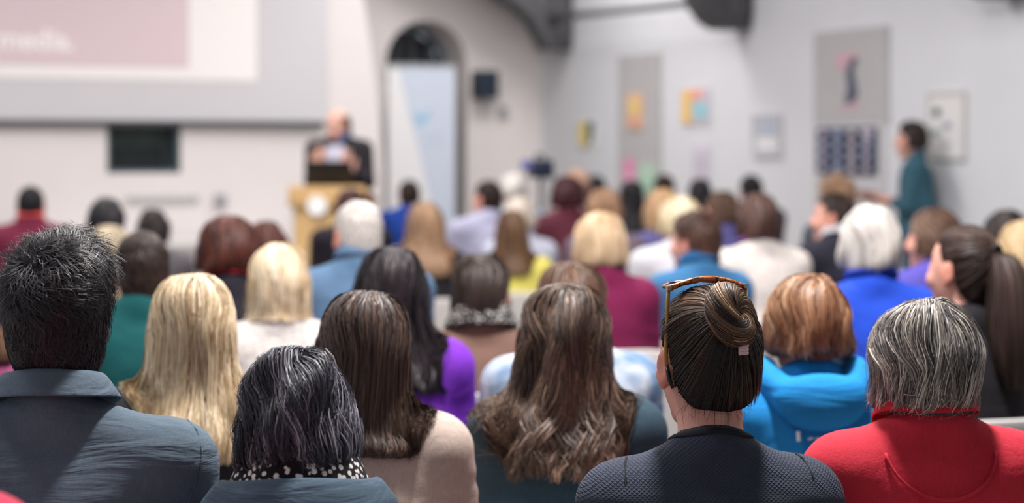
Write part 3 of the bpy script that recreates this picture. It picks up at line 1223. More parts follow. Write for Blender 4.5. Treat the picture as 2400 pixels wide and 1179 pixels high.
def hair_short(J, n, length=0.045, whorl=(-0.02, -0.075, 0.085), curl=0.5, lift=0.25, puff=0.010, width=0.0014, k=8,
               nape=0.0, seed=1, tone=(0.35, 0.3), grav=0.5, toplen=1.0):
    h = Hair()
    V, Q = scalp_cap(puff * 0.30, nape)
    h.add(V, Q, 0.12)
    R0 = sample_scalp(n, nape + 0.002, off=puff * 0.30)
    W_ = np.array(whorl, np.float32)
    P = np.empty((n, k, 3), np.float32)
    Nn = np.empty((n, k, 3), np.float32)
    p = R0.copy()
    nz = noise3(R0, seed, 55.0)
    nz2 = noise3(R0, seed + 5, 24.0)
    up = np.clip((R0[:, 2] - 0.02) / 0.08, 0, 1)
    # hair is cropped close at the nape and longer on top
    ln = length * (0.75 + 0.25 * up) * (1 + (toplen - 1) * up) * rng.uniform(0.6, 1.15, n)
    step = ln / (k - 1)
    jit = rng.normal(0, 0.16, (n, 3)).astype(np.float32)
    ph = rng.uniform(0, 6.28, n) * 0.3 + nz2[:, 0] * 4
    rl = rng.uniform(0.5, 1.1, n)
    for i in range(k):
        f0, g = grad(skull, p)
        nr = unit(g)
        P[:, i] = p
        Nn[:, i] = nr
        away = p - W_
        away = unit(away - nr * (away * nr).sum(1, keepdims=True))
        gv = np.zeros_like(p)
        gv[:, 2] = -1
        gv = gv - nr * (gv * nr).sum(1, keepdims=True)
        sw = np.cross(nr, away)
        t = i / (k - 1)
        wv = np.sin(ph + t * 5.0 * curl)[:, None]
        di = away * 0.8 + gv * grav * (1.15 - up[:, None]) + sw * (0.30 + curl * 1.1 * wv) + nz * 0.35 * curl + jit
        di = unit(di - nr * (di * nr).sum(1, keepdims=True))
        lf = lift * (1.0 - 0.6 * t) * (0.45 + 0.9 * up)[:, None] * (1 + 0.8 * nz2[:, 1:2]) - 0.18 * t * (1 - up[:, None])
        di = unit(di + nr * lf)
        p = p + di * step[:, None]
        # stay above the scalp
        f0 = skull(p)
        lay = puff * (0.35 + 0.65 * t) * rl * (0.45 + 0.55 * up)
        pen = np.maximum(lay - f0, 0) * 0.6
        p = p + nr * pen[:, None]
    tn = tone[0] + tone[1] * (nz2[:, 2] * 0.7 + rng.normal(0, 0.7, n))
    h.strands(P, Nn, width * rng.uniform(0.6, 1.5, n), tn)
    return h


def env_eval(prof, th, v):
    """prof rows: z, rx, rback, rfront, yc, q ; th angle from the back; v row coordinate"""
    prof = np.asarray(prof, np.float32)
    m = len(prof) - 1
    x = np.clip(v, 0, 1) * m
    c = [np.interp(x, np.arange(m + 1), prof[:, j]) for j in range(prof.shape[1])]
    # smooth the row interpolation a little
    for e in (-0.33, 0.33):
        for j in range(prof.shape[1]):
            c[j] = c[j] + np.interp(np.clip(x + e, 0, m), np.arange(m + 1), prof[:, j])
    c = [q / 3 for q in c]
    z, rx, rb, rf, yc, q = c
    ct, st = np.cos(th), np.sin(th)
    cc = np.sign(ct) * np.abs(ct) ** q
    X = rx * np.sign(st) * np.abs(st) ** np.clip(1.15 - 0.15 / np.maximum(q, 0.3), 0.6, 1)
    Y = yc - np.where(ct > 0, rb, rf) * cc
    return np.stack([X, Y, z], -1)


def theta_max(z, lo=1.95):
    return np.interp(z, [0.02, 0.085], [lo, PI])


def hair_env(J, n, prof, width=0.0016, k=11, v0=(0.0, 0.45), v1=(0.9, 1.0), clumps=90, spread=0.05, clump=0.6, wave=0.0, wfreq=2.0,
             depth=0.022, tone=(0.4, 0.25), seed=1, part=0.0, lo=1.95, collide=True, curlin=0.0, cap=0.13, zig=0.0, tonegrad=0.0,
             swirl=0.0, flyaway=0.02, capv=0.90, lump=0.0028, jit=0.012):
    h = Hair()
    prof = np.array(prof, np.float32)
    ftop = (lambda P: f_top(P, J, 0.016))

    def fit(P):
        sh = P.shape
        P = P.reshape(-1, 3).copy()
        # part line shift near the crown
        # keep clear of the scalp
        f0, g = grad(skull, P)
        pen = np.maximum(0.006 - f0, 0)
        P = P + unit(g) * pen[:, None]
        if collide:
            Wd = P @ J.R.T + J.hc
            low = Wd[:, 2] < J.zs + 0.13
            if low.any():
                q = Wd[low].astype(np.float32)
                for _ in range(3):
                    f0, g = grad(ftop, q)
                    g[:, 1] -= 0.35
                    g[:, 2] *= 0.3
                    q = q + unit(g) * np.maximum(0.004 - f0, 0)[:, None]
                Wd[low] = q
            P = (Wd - J.hc) @ J.R
        return P.reshape(sh).astype(np.float32)
    lr = np.random.default_rng(seed + 77)
    LA = [(lr.uniform(2, 7), lr.uniform(4, 13), lr.uniform(0, 6.28), lr.uniform(0.4, 1)) for _ in range(5)]

    def lumps(S_, V_):
        return lump * sum(w_ * np.sin(a_ * S_ * 2 + b_ * V_ + c_) for a_, b_, c_, w_ in LA) * np.clip(V_ * 5, 0, 1)
    # inner mass
    nu, nv = 60, 36
    S, Vv = np.meshgrid(np.linspace(-1, 1, nu), np.linspace(0.0, capv, nv), indexing='ij')
    zz = env_eval(prof, S * 0, Vv)[..., 2]
    TH = S * theta_max(zz, lo)
    E = env_eval(prof, TH, Vv)
    ctr = E.copy()
    ctr[..., 0] = 0
    ctr[..., 1] = -0.01
    E = ctr + (E - ctr) * (1 - cap + lumps(S, Vv) / 0.11)[..., None]
    E[..., 0] += part * np.exp(-Vv * 12)
    E[..., 2] -= 0.012 * np.exp(-Vv * 7)
    E = fit(E)
    I = np.arange(nu * nv).reshape(nu, nv)
    Q = np.stack([I[:-1, :-1], I[1:, :-1], I[1:, 1:], I[:-1, 1:]], -1).reshape(-1, 4)
    r = np.random.default_rng(seed)
    capn = noise3(np.stack([S * 3, Vv, S * 0], -1).reshape(-1, 3), seed + 9, 9.0)[:, 0]
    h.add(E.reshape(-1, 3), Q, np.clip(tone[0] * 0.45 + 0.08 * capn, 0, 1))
    # strands in clumps
    cs = r.uniform(-1, 1, clumps)
    ctone = r.normal(0, 1, clumps)
    cph = r.uniform(0, 6.28, clumps)
    cl = r.uniform(0, 1, clumps)
    cdep = r.uniform(0, 1, clumps)
    ci = r.integers(0, clumps, n)
    ds = r.normal(0, spread, n)
    loose = r.uniform(0, 1, n) < 0.22
    ds = np.where(loose, r.uniform(-1, 1, n) * 0.5, ds)
    clj = r.normal(0, jit, (clumps, 2))[ci] + r.normal(0, jit * 0.4, (n, 2))
    va = v0[0] + (v0[1] - v0[0]) * r.uniform(0, 1, n) ** 1.6
    vb = v1[0] + (v1[1] - v1[0]) * (0.65 * cl[ci] + 0.35 * r.uniform(0, 1, n))
    t = np.linspace(0, 1, k)
    Vs = va[:, None] + (vb - va)[:, None] * t
    Sx = cs[ci][:, None] + ds[:, None] * (1 - np.where(loose, 0, clump)[:, None] * t[None] ** 1.2)
    Sx = Sx + swirl * (Vs - 0.2)
    Sx = np.clip(Sx, -1.02, 1.02)
    zz = env_eval(prof, Sx * 0, Vs)[..., 2]
    TH = Sx * theta_max(zz, lo)
    P = env_eval(prof, TH, Vs)
    # outward normal from neighbours
    e = 0.02
    dT = env_eval(prof, TH + e, Vs) - env_eval(prof, TH - e, Vs)
    dV = env_eval(prof, TH, np.clip(Vs + e, 0, 1)) - env_eval(prof, TH, np.clip(Vs - e, 0, 1))
    Nn = unit(np.cross(dV, dT))
    outw = P - np.array((0, -0.01, 0))
    outw[..., 2] *= 0.3
    outw[..., 2] += np.where(Vs < 0.25, 0.1, 0.0)
    sg = np.sign((Nn * outw).sum(-1, keepdims=True))
    Nn = Nn * np.where(sg == 0, 1, sg)
    side = unit(np.cross(Nn, unit(dV)))
    dp = (-depth * (0.55 * cdep[ci] + 0.45 * r.uniform(0, 1, n)))[:, None] * np.ones_like(Vs)
    dp = dp * np.clip(Vs * 5, 0.25, 1)
    wv = wave * np.clip((Vs - 0.18) * 2.2, 0, 1)
    w1 = wv * np.sin(wfreq * 6.283 * Vs + cph[ci][:, None] + r.normal(0, 0.25, n)[:, None])
    w2 = wv * 0.7 * np.cos(wfreq * 6.283 * Vs + cph[ci][:, None] * 1.7 + r.normal(0, 0.25, n)[:, None])
    jt = r.normal(0, 1, n)[:, None] * 0.004 * t[None] ** 2
    P = P + side * (w1 + jt)[..., None] + Nn * (dp + w2 + lumps(Sx, Vs))[..., None]
    P = P - Nn * (curlin * np.clip((t - 0.75) * 4, 0, 1) ** 2)[None, :, None]
    fly = (r.uniform(0, 1, n) < flyaway)
    P = P + fly[:, None, None] * (Nn * (0.012 * t ** 2)[None, :, None] + side * (r.normal(0, 0.014, n)[:, None] * t[None] ** 2)[..., None])
    dec = np.exp(-Vs * 8)
    P[..., 0] += part * np.exp(-Vs * 12) + clj[:, :1] * dec
    P[..., 1] += clj[:, 1:] * dec
    P[..., 2] -= 7.0 * ((clj ** 2).sum(1)[:, None]) * dec
    P = fit(P)
    tn = tone[0] + tone[1] * (0.6 * ctone[ci] + 0.6 * r.normal(0, 1, n)) + tonegrad * (vb - 0.8)
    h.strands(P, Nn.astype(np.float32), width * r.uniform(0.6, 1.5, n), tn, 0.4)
    return h


def P_bob(end=-0.05, w=1.0, flare=1.0, top=0.134):
    """row: z, rx, rback, rfront, yc, q"""
    return [(top, 0.002, 0.002, 0.002, -0.012, 1), (top - 0.004, 0.040 * w, 0.046, 0.045, -0.010, 1), (top - 0.030, 0.076 * w, 0.088, 0.080, -0.008, 1),
            (0.065, 0.092 * w, 0.110, 0.092, -0.006, 1), (0.025, 0.098 * w, 0.118, 0.092, -0.004, 0.95), (end * 0.4, 0.100 * w * flare, 0.117, 0.09, -0.002, 0.9),
            (end * 0.78, 0.098 * w * flare, 0.110, 0.08, 0, 0.85), (end, 0.090 * w * flare, 0.100, 0.07, 0.004, 0.8)]


def P_long(end=-0.40, w=1.0, wl=1.0, top=0.132, back=0.165):
    z = np.linspace(-0.13, end, 5)
    return [(top, 0.002, 0.002, 0.002, -0.012, 1), (top - 0.004, 0.040 * w, 0.046, 0.045, -0.010, 1), (top - 0.032, 0.074 * w, 0.088, 0.080, -0.008, 1),
            (0.055, 0.090 * w, 0.110, 0.090, -0.006, 1), (0.0, 0.097 * w, 0.116, 0.090, -0.004, 0.95), (-0.06, 0.100 * w, 0.112, 0.085, 0, 0.85),
            (z[0], 0.104 * w * wl, 0.116, 0.08, 0, 0.7), (z[1], 0.110 * w * wl, 0.140, 0.07, 0, 0.5), (z[2], 0.112 * w * wl, back, 0.06, 0, 0.4),
            (z[3], 0.106 * w * wl, back + 0.006, 0.05, 0, 0.38), (z[4], 0.088 * w * wl, back, 0.05, 0, 0.4)]


def hair_pulled(J, n, target, width=0.0013, k=12, seed=1, tone=(0.35, 0.25), off=0.007, nape=0.004, end=0.95, zlim=None):
    """hair combed over the scalp from the hairline to a gathering point"""
    h = Hair()
    V, Q = scalp_cap(off * 0.35, nape + 0.006)
    h.add(V, Q, 0.12)
    r = np.random.default_rng(seed)
    R0 = sample_scalp(n, nape, off=off)
    tg = np.array(target, np.float32)
    c0 = np.array((0, -0.006, 0.015), np.float32)
    d0, d1 = unit(R0 - c0), unit((tg - c0)[None])
    # start strands at or near the hairline: push roots away from the gathering point
    push = r.uniform(0, 0.55, n)[:, None]
    ax = d0 - d1 * (d0 * d1).sum(1, keepdims=True)
    d0 = unit(d0 + unit(ax) * push * 0.4)
    Rt = d0 * 0.12 + c0
    for _ in range(3):
        Rt = project(skull, Rt.astype(np.float32), off, 0.06)
    bad = Rt[:, 2] < hair_limit(Rt, nape) + 0.012 * (r.uniform(0, 1, n) ** 2) + 0.006 * np.sin(Rt[:, 0] * 140)
    Rt[bad] = R0[bad] + np.array((0, 0, 0.010), np.float32)
    d0 = unit(Rt - c0)
    t = np.linspace(0, end, k)
    om = np.arccos(np.clip((d0 * d1).sum(1), -0.999, 0.999))[:, None]
    a = np.sin((1 - t) * om) / np.sin(om)
    b = np.sin(t * om) / np.sin(om)
    D = a[..., None] * d0[:, None] + b[..., None] * d1[:, None]
    ns = noise3(R0, seed, 40.0)
    P = (D * 0.125 + c0).reshape(-1, 3).astype(np.float32)
    lay = np.repeat(r.uniform(0.2, 1.25, n), k) * off
    for _ in range(4):
        f0, g = grad(skull, P)
        P = P - unit(g) * (f0 - lay)[:, None]
    Nn = unit(grad(skull, P)[1]).reshape(n, k, 3)
    P = P.reshape(n, k, 3)
    side = unit(np.cross(Nn, P[:, -1:] - P[:, :1]))
    bow = np.sin(t / end * PI)[None, :, None]
    P = P + side * bow * (ns[:, :1] * 0.008)[:, None] + Nn * bow * (0.003 * ns[:, 1:2])[:, None]
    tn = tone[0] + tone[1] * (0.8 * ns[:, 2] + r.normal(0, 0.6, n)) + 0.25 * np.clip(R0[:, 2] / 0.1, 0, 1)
    h.strands(P.astype(np.float32), Nn.astype(np.float32), width * r.uniform(0.6, 1.5, n), tn, root=0.08)
    return h


def add_bun(h, c, axis_, R=0.026, r=0.024, n=1500, width=0.0013, tone=(0.55, 0.28), seed=3):
    """coiled bun: strands wound round a ring whose hole faces 'axis_'"""
    g = np.random.default_rng(seed)
    ax = np.array(axis_, float)
    ax /= np.linalg.norm(ax)
    u = np.cross(ax, (0, 0, 1.0))
    u /= np.linalg.norm(u)
    w = np.cross(ax, u)
    c = np.array(c, float)

    def pt(a, b, rr):
        # a round the ring, b round the tube
        q = R + rr * np.cos(b)
        return c + (np.cos(a) * q)[..., None] * u + (np.sin(a) * q)[..., None] * w + (np.sin(b) * rr * 0.95)[..., None] * ax
    A, B = np.meshgrid(np.linspace(0, 2 * PI, 30, endpoint=False), np.linspace(0, 2 * PI, 16, endpoint=False), indexing='ij')
    V = pt(A, B, np.full(A.shape, r * 0.93)).reshape(-1, 3)
    I = np.arange(30 * 16).reshape(30, 16)
    Q = np.stack([I, np.roll(I, -1, 0), np.roll(np.roll(I, -1, 0), -1, 1), np.roll(I, -1, 1)], -1).reshape(-1, 4)
    h.add(V, Q, 0.15)
    k = 12
    t = np.linspace(0, 1, k)
    a0 = g.uniform(0, 2 * PI, n)
    lock = g.integers(0, 26, n)
    lt = g.normal(0, 1, 26)
    span = g.uniform(1.0, 2.4, n)
    b0 = (lock / 26.0) * 2 * PI + g.normal(0, 0.14, n)
    tw = 0.85
    Aa = a0[:, None] + span[:, None] * t
    Bb = b0[:, None] + tw * Aa
    rr = r * (1 + 0.05 * np.sin(Bb * 26 / 6.283 * 0.5) + g.normal(0, 0.03, n)[:, None])
    P = pt(Aa, Bb, rr)
    q = R
    cen = c + (np.cos(Aa) * q)[..., None] * u + (np.sin(Aa) * q)[..., None] * w
    Nn = unit(P - cen)
    h.strands(P.astype(np.float32), Nn.astype(np.float32), width * g.uniform(0.6, 1.5, n), tone[0] + tone[1] * (0.7 * lt[lock] + 0.5 * g.normal(0, 1, n)))


def add_tail(h, J, pts, rad, n=1500, k=14, width=0.002, wave=0.006, tone=(0.35, 0.25), seed=4):
    """hanging tail of hair along pts (head space) with radii"""
    g = np.random.default_rng(seed)
    pts = np.array(pts, float)
    rad = np.array(rad, float)
    m = len(pts)
    x = np.linspace(0, m - 1, 24)
    C = np.stack([np.interp(x, np.arange(m), pts[:, j]) for j in range(3)], 1)
    Rr = np.interp(x, np.arange(m), rad)
    ang = np.linspace(0, 2 * PI, 14, endpoint=False)
    ring = np.stack([np.cos(ang), np.sin(ang) * 0.8, ang * 0], 1)
    V = (C[:, None] + ring[None] * Rr[:, None, None] * 0.85).reshape(-1, 3)
    I = np.arange(24 * 14).reshape(24, 14)
    Q = np.stack([I[:-1], np.roll(I, -1, 1)[:-1], np.roll(I, -1, 1)[1:], I[1:]], -1).reshape(-1, 4)
    h.add(V, Q, 0.12)
    t = np.linspace(0, 1, k)
    xs = t * (m - 1)
    C = np.stack([np.interp(xs, np.arange(m), pts[:, j]) for j in range(3)], 1)
    Rr = np.interp(xs, np.arange(m), rad)
    a = g.uniform(0, 2 * PI, n)
    rr = np.sqrt(g.uniform(0.5, 1.15, n))
    cl = np.floor(a / 6.283 * 22).astype(int)
    ph = g.uniform(0, 6.28, 23)[cl]
    off = np.stack([np.cos(a), np.sin(a) * 0.8, a * 0], 1)
    P = C[None] + off[:, None] * (rr[:, None] * Rr[None])[..., None]
    wv = wave * np.sin(ph[:, None] + t[None] * 11) * t[None]
    P = P + np.stack([wv, wv * 0.5, wv * 0], -1)
    Nn = np.repeat(off[:, None], k, 1)
    h.strands(P.astype(np.float32), unit(Nn).astype(np.float32), width * g.uniform(0.6, 1.5, n), tone[0] + tone[1] * (0.8 * g.normal(0, 1, 23)[cl] + 0.5 * g.normal(0, 1, n)))


# ------------------------------------------------------------------ shared lower bodies and chairs
SHOEM = plain((40, 36, 36), 0.4)
_J0 = make_pose(1.25)
_tv, _tq = surfnet(lambda P: smax(smax(smin(f_legs(P, _J0, 0.006), cone(P, (0, -0.01, 0.53), (0, -0.01, 0.58), 0.12, 0.115, (1.42, 1, 1)), 0.04), 0.09 - P[:, 2], 0.01), P[:, 2] - 0.66, 0.01),
                   np.arange(-0.26, 0.27, 0.022), np.arange(-0.2, 0.6, 0.022), np.arange(0.04, 0.72, 0.022), 2)
TROUSERS = {}


def trousers_mesh(c, stand=None):
    key = (tuple(c), stand is not None and id(stand))
    if key not in TROUSERS:
        if stand is None:
            me = mesh_np('trousers', _tv, _tq)
        else:
            v, q = surfnet(lambda P: smax(smax(smin(f_legs(P, stand, 0.008), cone(P, (0, -0.01, stand.hip), (0, -0.01, stand.hip + 0.05), 0.122, 0.115, (1.42, 1, 1)), 0.05), 0.07 - P[:, 2], 0.01), P[:, 2] - stand.hip - 0.12, 0.01),
                           np.arange(-0.26, 0.27, 0.022), np.arange(-0.2, 0.3, 0.022), np.arange(0.04, 1.1, 0.022), 2)
            me = mesh_np('trousers', v, q)
        me.materials.append(cloth(c, 'smooth'))
        TROUSERS[key] = me
    return TROUSERS[key]


def f_shoe(P):
    d = smin(elli(P, (0, 0.09, 0.035), (0.042, 0.10, 0.04)), cone(P, (0, -0.01, 0.045), (0, -0.005, 0.10), 0.042, 0.040), 0.03)
    return smax(d, 0.012 - P[:, 2], 0.006)


_sv, _sq = surfnet(f_shoe, np.arange(-0.07, 0.08, 0.014), np.arange(-0.08, 0.22, 0.016), np.arange(-0.02, 0.17, 0.014), 1)
SHOE = mesh_np('shoe', _sv - np.array((0, 0, 0.008), np.float32), _sq)
SHOE.materials.append(SHOEM)

CHW = plain((214, 211, 208), 0.35, noise=0.02)
CHM = plain((170, 172, 176), 0.25, metal=0.9)


def chair_proto():
    root = empty('stacking_chair')
    # seat and backrest shells with rounded corners
    def shell(nu, nv, fn):
        m_ = MB()
        m_.loft([[fn(u / (nu - 1) * 2 - 1, v / (nv - 1) * 2 - 1) for u in range(nu)] for v in range(nv)], closed=False)
        return m_

    def rr(u, v, p=5.0):
        # squircle remap so the sheet has rounded corners
        s = (abs(u) ** p + abs(v) ** p) ** (1 / p) if (u or v) else 1
        mx = max(abs(u), abs(v))
        return (u * mx / s, v * mx / s) if s else (u, v)

    def seat(u, v):
        u, v = rr(u, v)
        return (u * 0.22, 0.03 + v * 0.215, 0.445 - 0.014 * (1 - u * u) * (1 - 0.5 * v * v) - 0.03 * max(0, v - 0.7) + 0.012 * u * u)

    def back(u, v):
        u, v = rr(u, v)
        z = 0.665 + v * 0.125
        return (u * 0.215, -0.175 - 0.055 * (z - 0.56) / 0.28 - 0.03 * (1 - u * u), z)
    shell(11, 9, seat).build('seat', CHW, root, smooth=True, thick=0.012, bevel=0.003)
    shell(11, 9, back).build('backrest', CHW, root, smooth=True, thick=0.014, bevel=0.003)
    for s in (-1, 1):
        MB().tube([(s * 0.20, 0.20, 0.43), (s * 0.225, 0.225, 0.01)], 0.011).build('leg', CHM, root, smooth=True)
        MB().tube([(s * 0.20, -0.14, 0.43), (s * 0.225, -0.21, 0.01)], 0.011).build('leg', CHM, root, smooth=True)
        MB().tube([(s * 0.20, 0.21, 0.425), (s * 0.20, -0.13, 0.425), (s * 0.198, -0.17, 0.45), (s * 0.185, -0.187, 0.56), (s * 0.185, -0.205, 0.66)], 0.010).build('side_frame', CHM, root, smooth=True)
    return root


CH0 = chair_proto()
CHKIDS = list(CH0.children)
used0 = [False]


def place_chair(x, y, rz, label):
    if not used0[0]:
        r = CH0
        used0[0] = True
    else:
        r = CH0.copy()
        COL.objects.link(r)
        for k in CHKIDS:
            c = k.copy()
            COL.objects.link(c)
            c.parent = r
    r.location = (x, y, 0)
    r.rotation_euler = (0, 0, rz)
    tag(r, label, 'chair', 'white stacking chairs of the audience')
    return r


def neck_loop(J, off=0.005, n=44):
    """where the garment meets the neck"""
    a = np.array((J.nb[0], J.nb[1], J.nb[2] - 0.05))
    b = J.hc + J.R @ np.array((0, -0.012, -0.05), np.float32)
    tt = np.linspace(0, 1, 50)
    out, rad = [], []
    for i in range(n):
        an = 2 * PI * i / n
        dr = np.array((math.sin(an), -math.cos(an), 0))
        P = (a + (b - a) * tt[:, None] + dr * (0.056 + off)).astype(np.float32)
        ins = np.nonzero(f_top(P, J) < 0)[0]
        out.append(P[ins[-1]] if len(ins) else P[0])
        rad.append(dr)
    return np.array(out, float), np.array(rad)


def neck_ring(J, rows, n=44, push=0.004):
    """collar round the neck; rows: (outwards, up) from the line where the garment meets the neck"""
    L_, rad = neck_loop(J, n=n)
    # soften the loop
    for _ in range(2):
        L_ = (np.roll(L_, 1, 0) + 2 * L_ + np.roll(L_, -1, 0)) / 4
    rings = []
    for k, (o_, dz) in enumerate(rows):
        P = (L_ + rad * o_ + np.array((0, 0, dz))).astype(np.float32)
        if k > len(rows) // 2:
            for _ in range(4):
                f0, g = grad(lambda q: f_top(q, J), P)
                P = P + unit(g) * np.maximum(push - f0, 0)[:, None]
        rings.append([tuple(map(float, p)) for p in P])
    return MB().loft(rings)


STAND = [(0.0, -0.012), (0.003, 0.015), (0.007, 0.030), (0.013, 0.031), (0.020, 0.016), (0.028, -0.004)]
SCARF = [(0.0, -0.02), (0.004, 0.02), (0.010, 0.045), (0.020, 0.050), (0.032, 0.034), (0.044, 0.008), (0.054, -0.022)]


def fold(v, J, amp, seed, lod):
    """soft creases in a garment: gathered at the armpits, waist and elbows"""
    g = unit(grad(lambda q: f_top(q, J), v.astype(np.float32))[1])
    x, y, z = v[:, 0], v[:, 1], v[:, 2]
    r = np.random.default_rng(seed)
    d = np.zeros(len(v))
    for _ in range(5):
        fx, fz = r.normal(0, 14), r.uniform(38, 80) * r.choice((-1, 1))
        ph = r.uniform(0, 6.28)
        wv = np.sin(fx * np.abs(x) + fz * z + 6 * y + ph + 1.5 * np.sin(9 * x + 7 * z + ph))
        d += np.clip(wv, -0.3, 1) ** 2 * r.uniform(0.5, 1)
    low = np.clip((J.zs - 0.02 - z) / 0.12, 0, 1)
    side = np.clip((np.abs(x) - 0.05) / 0.1, 0.25, 1)
    return (v + g * (amp * d * low * side)[:, None] * 0.5).astype(np.float32)


SKIN = (222, 172, 154)
PEOPLE = []
SHOW_LOD = True


def person(px, ytop, s, rz, hair, haircols, topc, label, yaw=0.0, pitch=0.0, roll=0.0, male=False, top='sweater', fabric='knit', c2=None,
           skin=SKIN, sw=None, thick=1.0, trous=(44, 48, 60), wrists=None, hands=None, stand=False, chair=True, lean=0.0, extra=None,
           puff=0.016, hshift=0.0, nk=0.04, folds=0.005, cut=0.96, chairlabel=None, name='person'):
    d = FPX / s
    X = (px - 1200) / s
    zt = CAMH - (ytop - HORIZON) / s - puff
    rzr = math.radians(rz)
    lod = 0 if s > 1000 else (1 if s > 560 else 2)
    if sw is None:
        sw = 0.190 if male else 0.150
    hoff = -0.018 - lean * 1.1   # head centre stands over the root
    J = make_pose(zt, sw, thick, math.radians(yaw), math.radians(pitch), math.radians(roll), stand, wrists, lean, hshift, nk)
    J.cut = cut
    # head sits at J.hc in local space; put the root so that the head lands on the photo's column
    off = Matrix.Rotation(rzr, 3, 'Z') @ Vector((float(J.hc[0]), float(J.hc[1]), 0))
    root = empty(name, (X - off.x, d - off.y, 0), rzr)
    tag(root, label, 'person', 'standing people' if stand else 'seated audience')
    link('body', body_mesh(J, lod, hands), skinmat(skin), root)
    # garment
    hf, hc = ((0.011, 0.016), (0.016, 0.022), (0.022, 0.03))[lod]
    xs = axis(-0.33, 0.33, -0.12, 0.12, hf, hc)
    ys = axis(-0.24, 0.44, -0.20, 0.10, hf, hc)
    zs_ = axis(J.hip - 0.1, J.zs + 0.16, J.zs - 0.2, J.zs + 0.14, hf, hc)
    if any(abs(w[0]) > 0.3 or w[1] > 0.4 or w[2] > J.zs for w in J.wr):
        ys = axis(-0.24, 0.5, -0.20, 0.10, hf, hc)
        zs_ = axis(J.hip - 0.1, max(J.zs + 0.16, max(w[2] for w in J.wr) + 0.08), J.zs - 0.2, J.zs + 0.14, hf, hc)
    v, q = surfnet(lambda P: f_top(P, J), xs, ys, zs_)
    if lod < 2:
        v = fold(v, J, folds, int(px) + 500, lod)
    garment = link(top, mesh_np(top, v, q), cloth(topc, fabric, c2), root)
    link('trousers', trousers_mesh(trous, J if stand else None), None, root)
    for h_, k_, a_ in legpts(J):
        o = link('shoe', SHOE, None, root, (a_[0], a_[1], 0))
    # hair
    if hair is not None:
        hr = hair(J, s)
        ho = link('hair', hr.mesh(J), hairmat(haircols), root)
        ho.data.materials.append(hairmat(haircols, 0.95, 0.05))
    if extra:
        extra(garment, J)
    if chair and not stand:
        place_chair(X - off.x, d - off.y, rzr, chairlabel or ('chair of the ' + label))
    PEOPLE.append((label, X, d, rz, root))
    return root, J


# counts by distance
def cnt(s, near=6500):
    if s > 1300:
        return near, 0.0013
    if s > 1000:
        return int(near * 0.65), 0.0019
    if s > 600:
        return int(near * 0.32), 0.0030
    return int(near * 0.12), 0.0050


def H_short(**kw):
    def f(J, s):
        n, w = cnt(s)
        return hair_short(J, n, width=w, **kw)
    return f


def H_env(prof, **kw):
    def f(J, s):
        n, w = cnt(s)
        return hair_env(J, n, prof, width=w, k=(12 if s > 1000 else 9), **kw)
    return f


BLACKH = [(24, 22, 26), (44, 40, 46), (92, 88, 98)]
DARKB = [(34, 26, 24), (62, 48, 42), (104, 82, 70)]
BROWN = [(58, 40, 32), (104, 76, 60), (150, 116, 94)]
REDB = [(52, 26, 24), (96, 48, 38), (134, 78, 60)]
BLOND = [(120, 92, 66), (206, 176, 132), (240, 222, 188)]
PALE = [(170, 148, 116), (222, 206, 172), (244, 234, 210)]
WHITEH = [(150, 144, 140), (214, 208, 202), (240, 236, 232)]
GREYH = [(70, 66, 68), (140, 134, 132), (224, 218, 210)]
LBROWN = [(90, 66, 50), (158, 124, 96), (206, 172, 140)]


# ------------------------------------------------------------------ the people of the front row
def shirt_collar(c):
    def f(root, J):
        m = cloth(c, 'shirt')
        neck_ring(J, [(0.004, -0.012), (0.008, 0.018), (0.013, 0.034), (0.019, 0.035), (0.028, 0.024), (0.038, 0.008), (0.047, -0.004)]).build('collar', m, root, smooth=True, thick=0.004, sub=1)
        for sg in (-1, 1):
            pts = [(sg * (J.sw + 0.016 + 0.02 * math.sin(t * 3)), -0.012 + 0.075 * -math.sin(t * 1.9), J.zs + 0.055 - 0.16 * t) for t in np.linspace(0, 1, 8)]
            P = np.array(pts, np.float32)
            for _ in range(4):
                P = project(lambda q: f_top(q, J), P, 0.0005, 0.03)
            MB().tube([tuple(p) for p in P], 0.0022, 6).build('seam', m, root, smooth=True)
    return f


person(130, 536, 1450, 6, lambda J, s: hair_short(J, 9000, length=0.066, whorl=(-0.035, -0.070, 0.085), curl=1.25, lift=0.50, puff=0.022, width=0.0013, k=9, seed=11,
                                                   tone=(0.28, 0.20), nape=-0.012, grav=0.7, toplen=1.0),
       [(16, 15, 18), (40, 37, 42), (86, 82, 90), (150, 146, 152)], (88, 104, 118), 'man with messy dark hair in a slate blue collared shirt',
       male=True, top='shirt', fabric='shirt', yaw=2, sw=0.197, thick=1.05, nk=-0.018, extra=shirt_collar((88, 104, 118)), puff=0.022)


def scarf_ring(c, c2, rows, fabric='flowers', name='scarf'):
    def f(root, J):
        neck_ring(J, rows).build(name, cloth(c, fabric, c2), root, smooth=True, thick=0.006, sub=1)
    return f


def b_extra(root, J):
    scarf_ring((22, 20, 24), (226, 222, 218), SCARF)(root, J)
    neck_ring(J, [(0.050, -0.02), (0.056, 0.006), (0.064, 0.008), (0.078, -0.012), (0.092, -0.04)]).build('jacket_collar', cloth((70, 88, 104), 'shirt'), root, smooth=True, thick=0.006, sub=1)


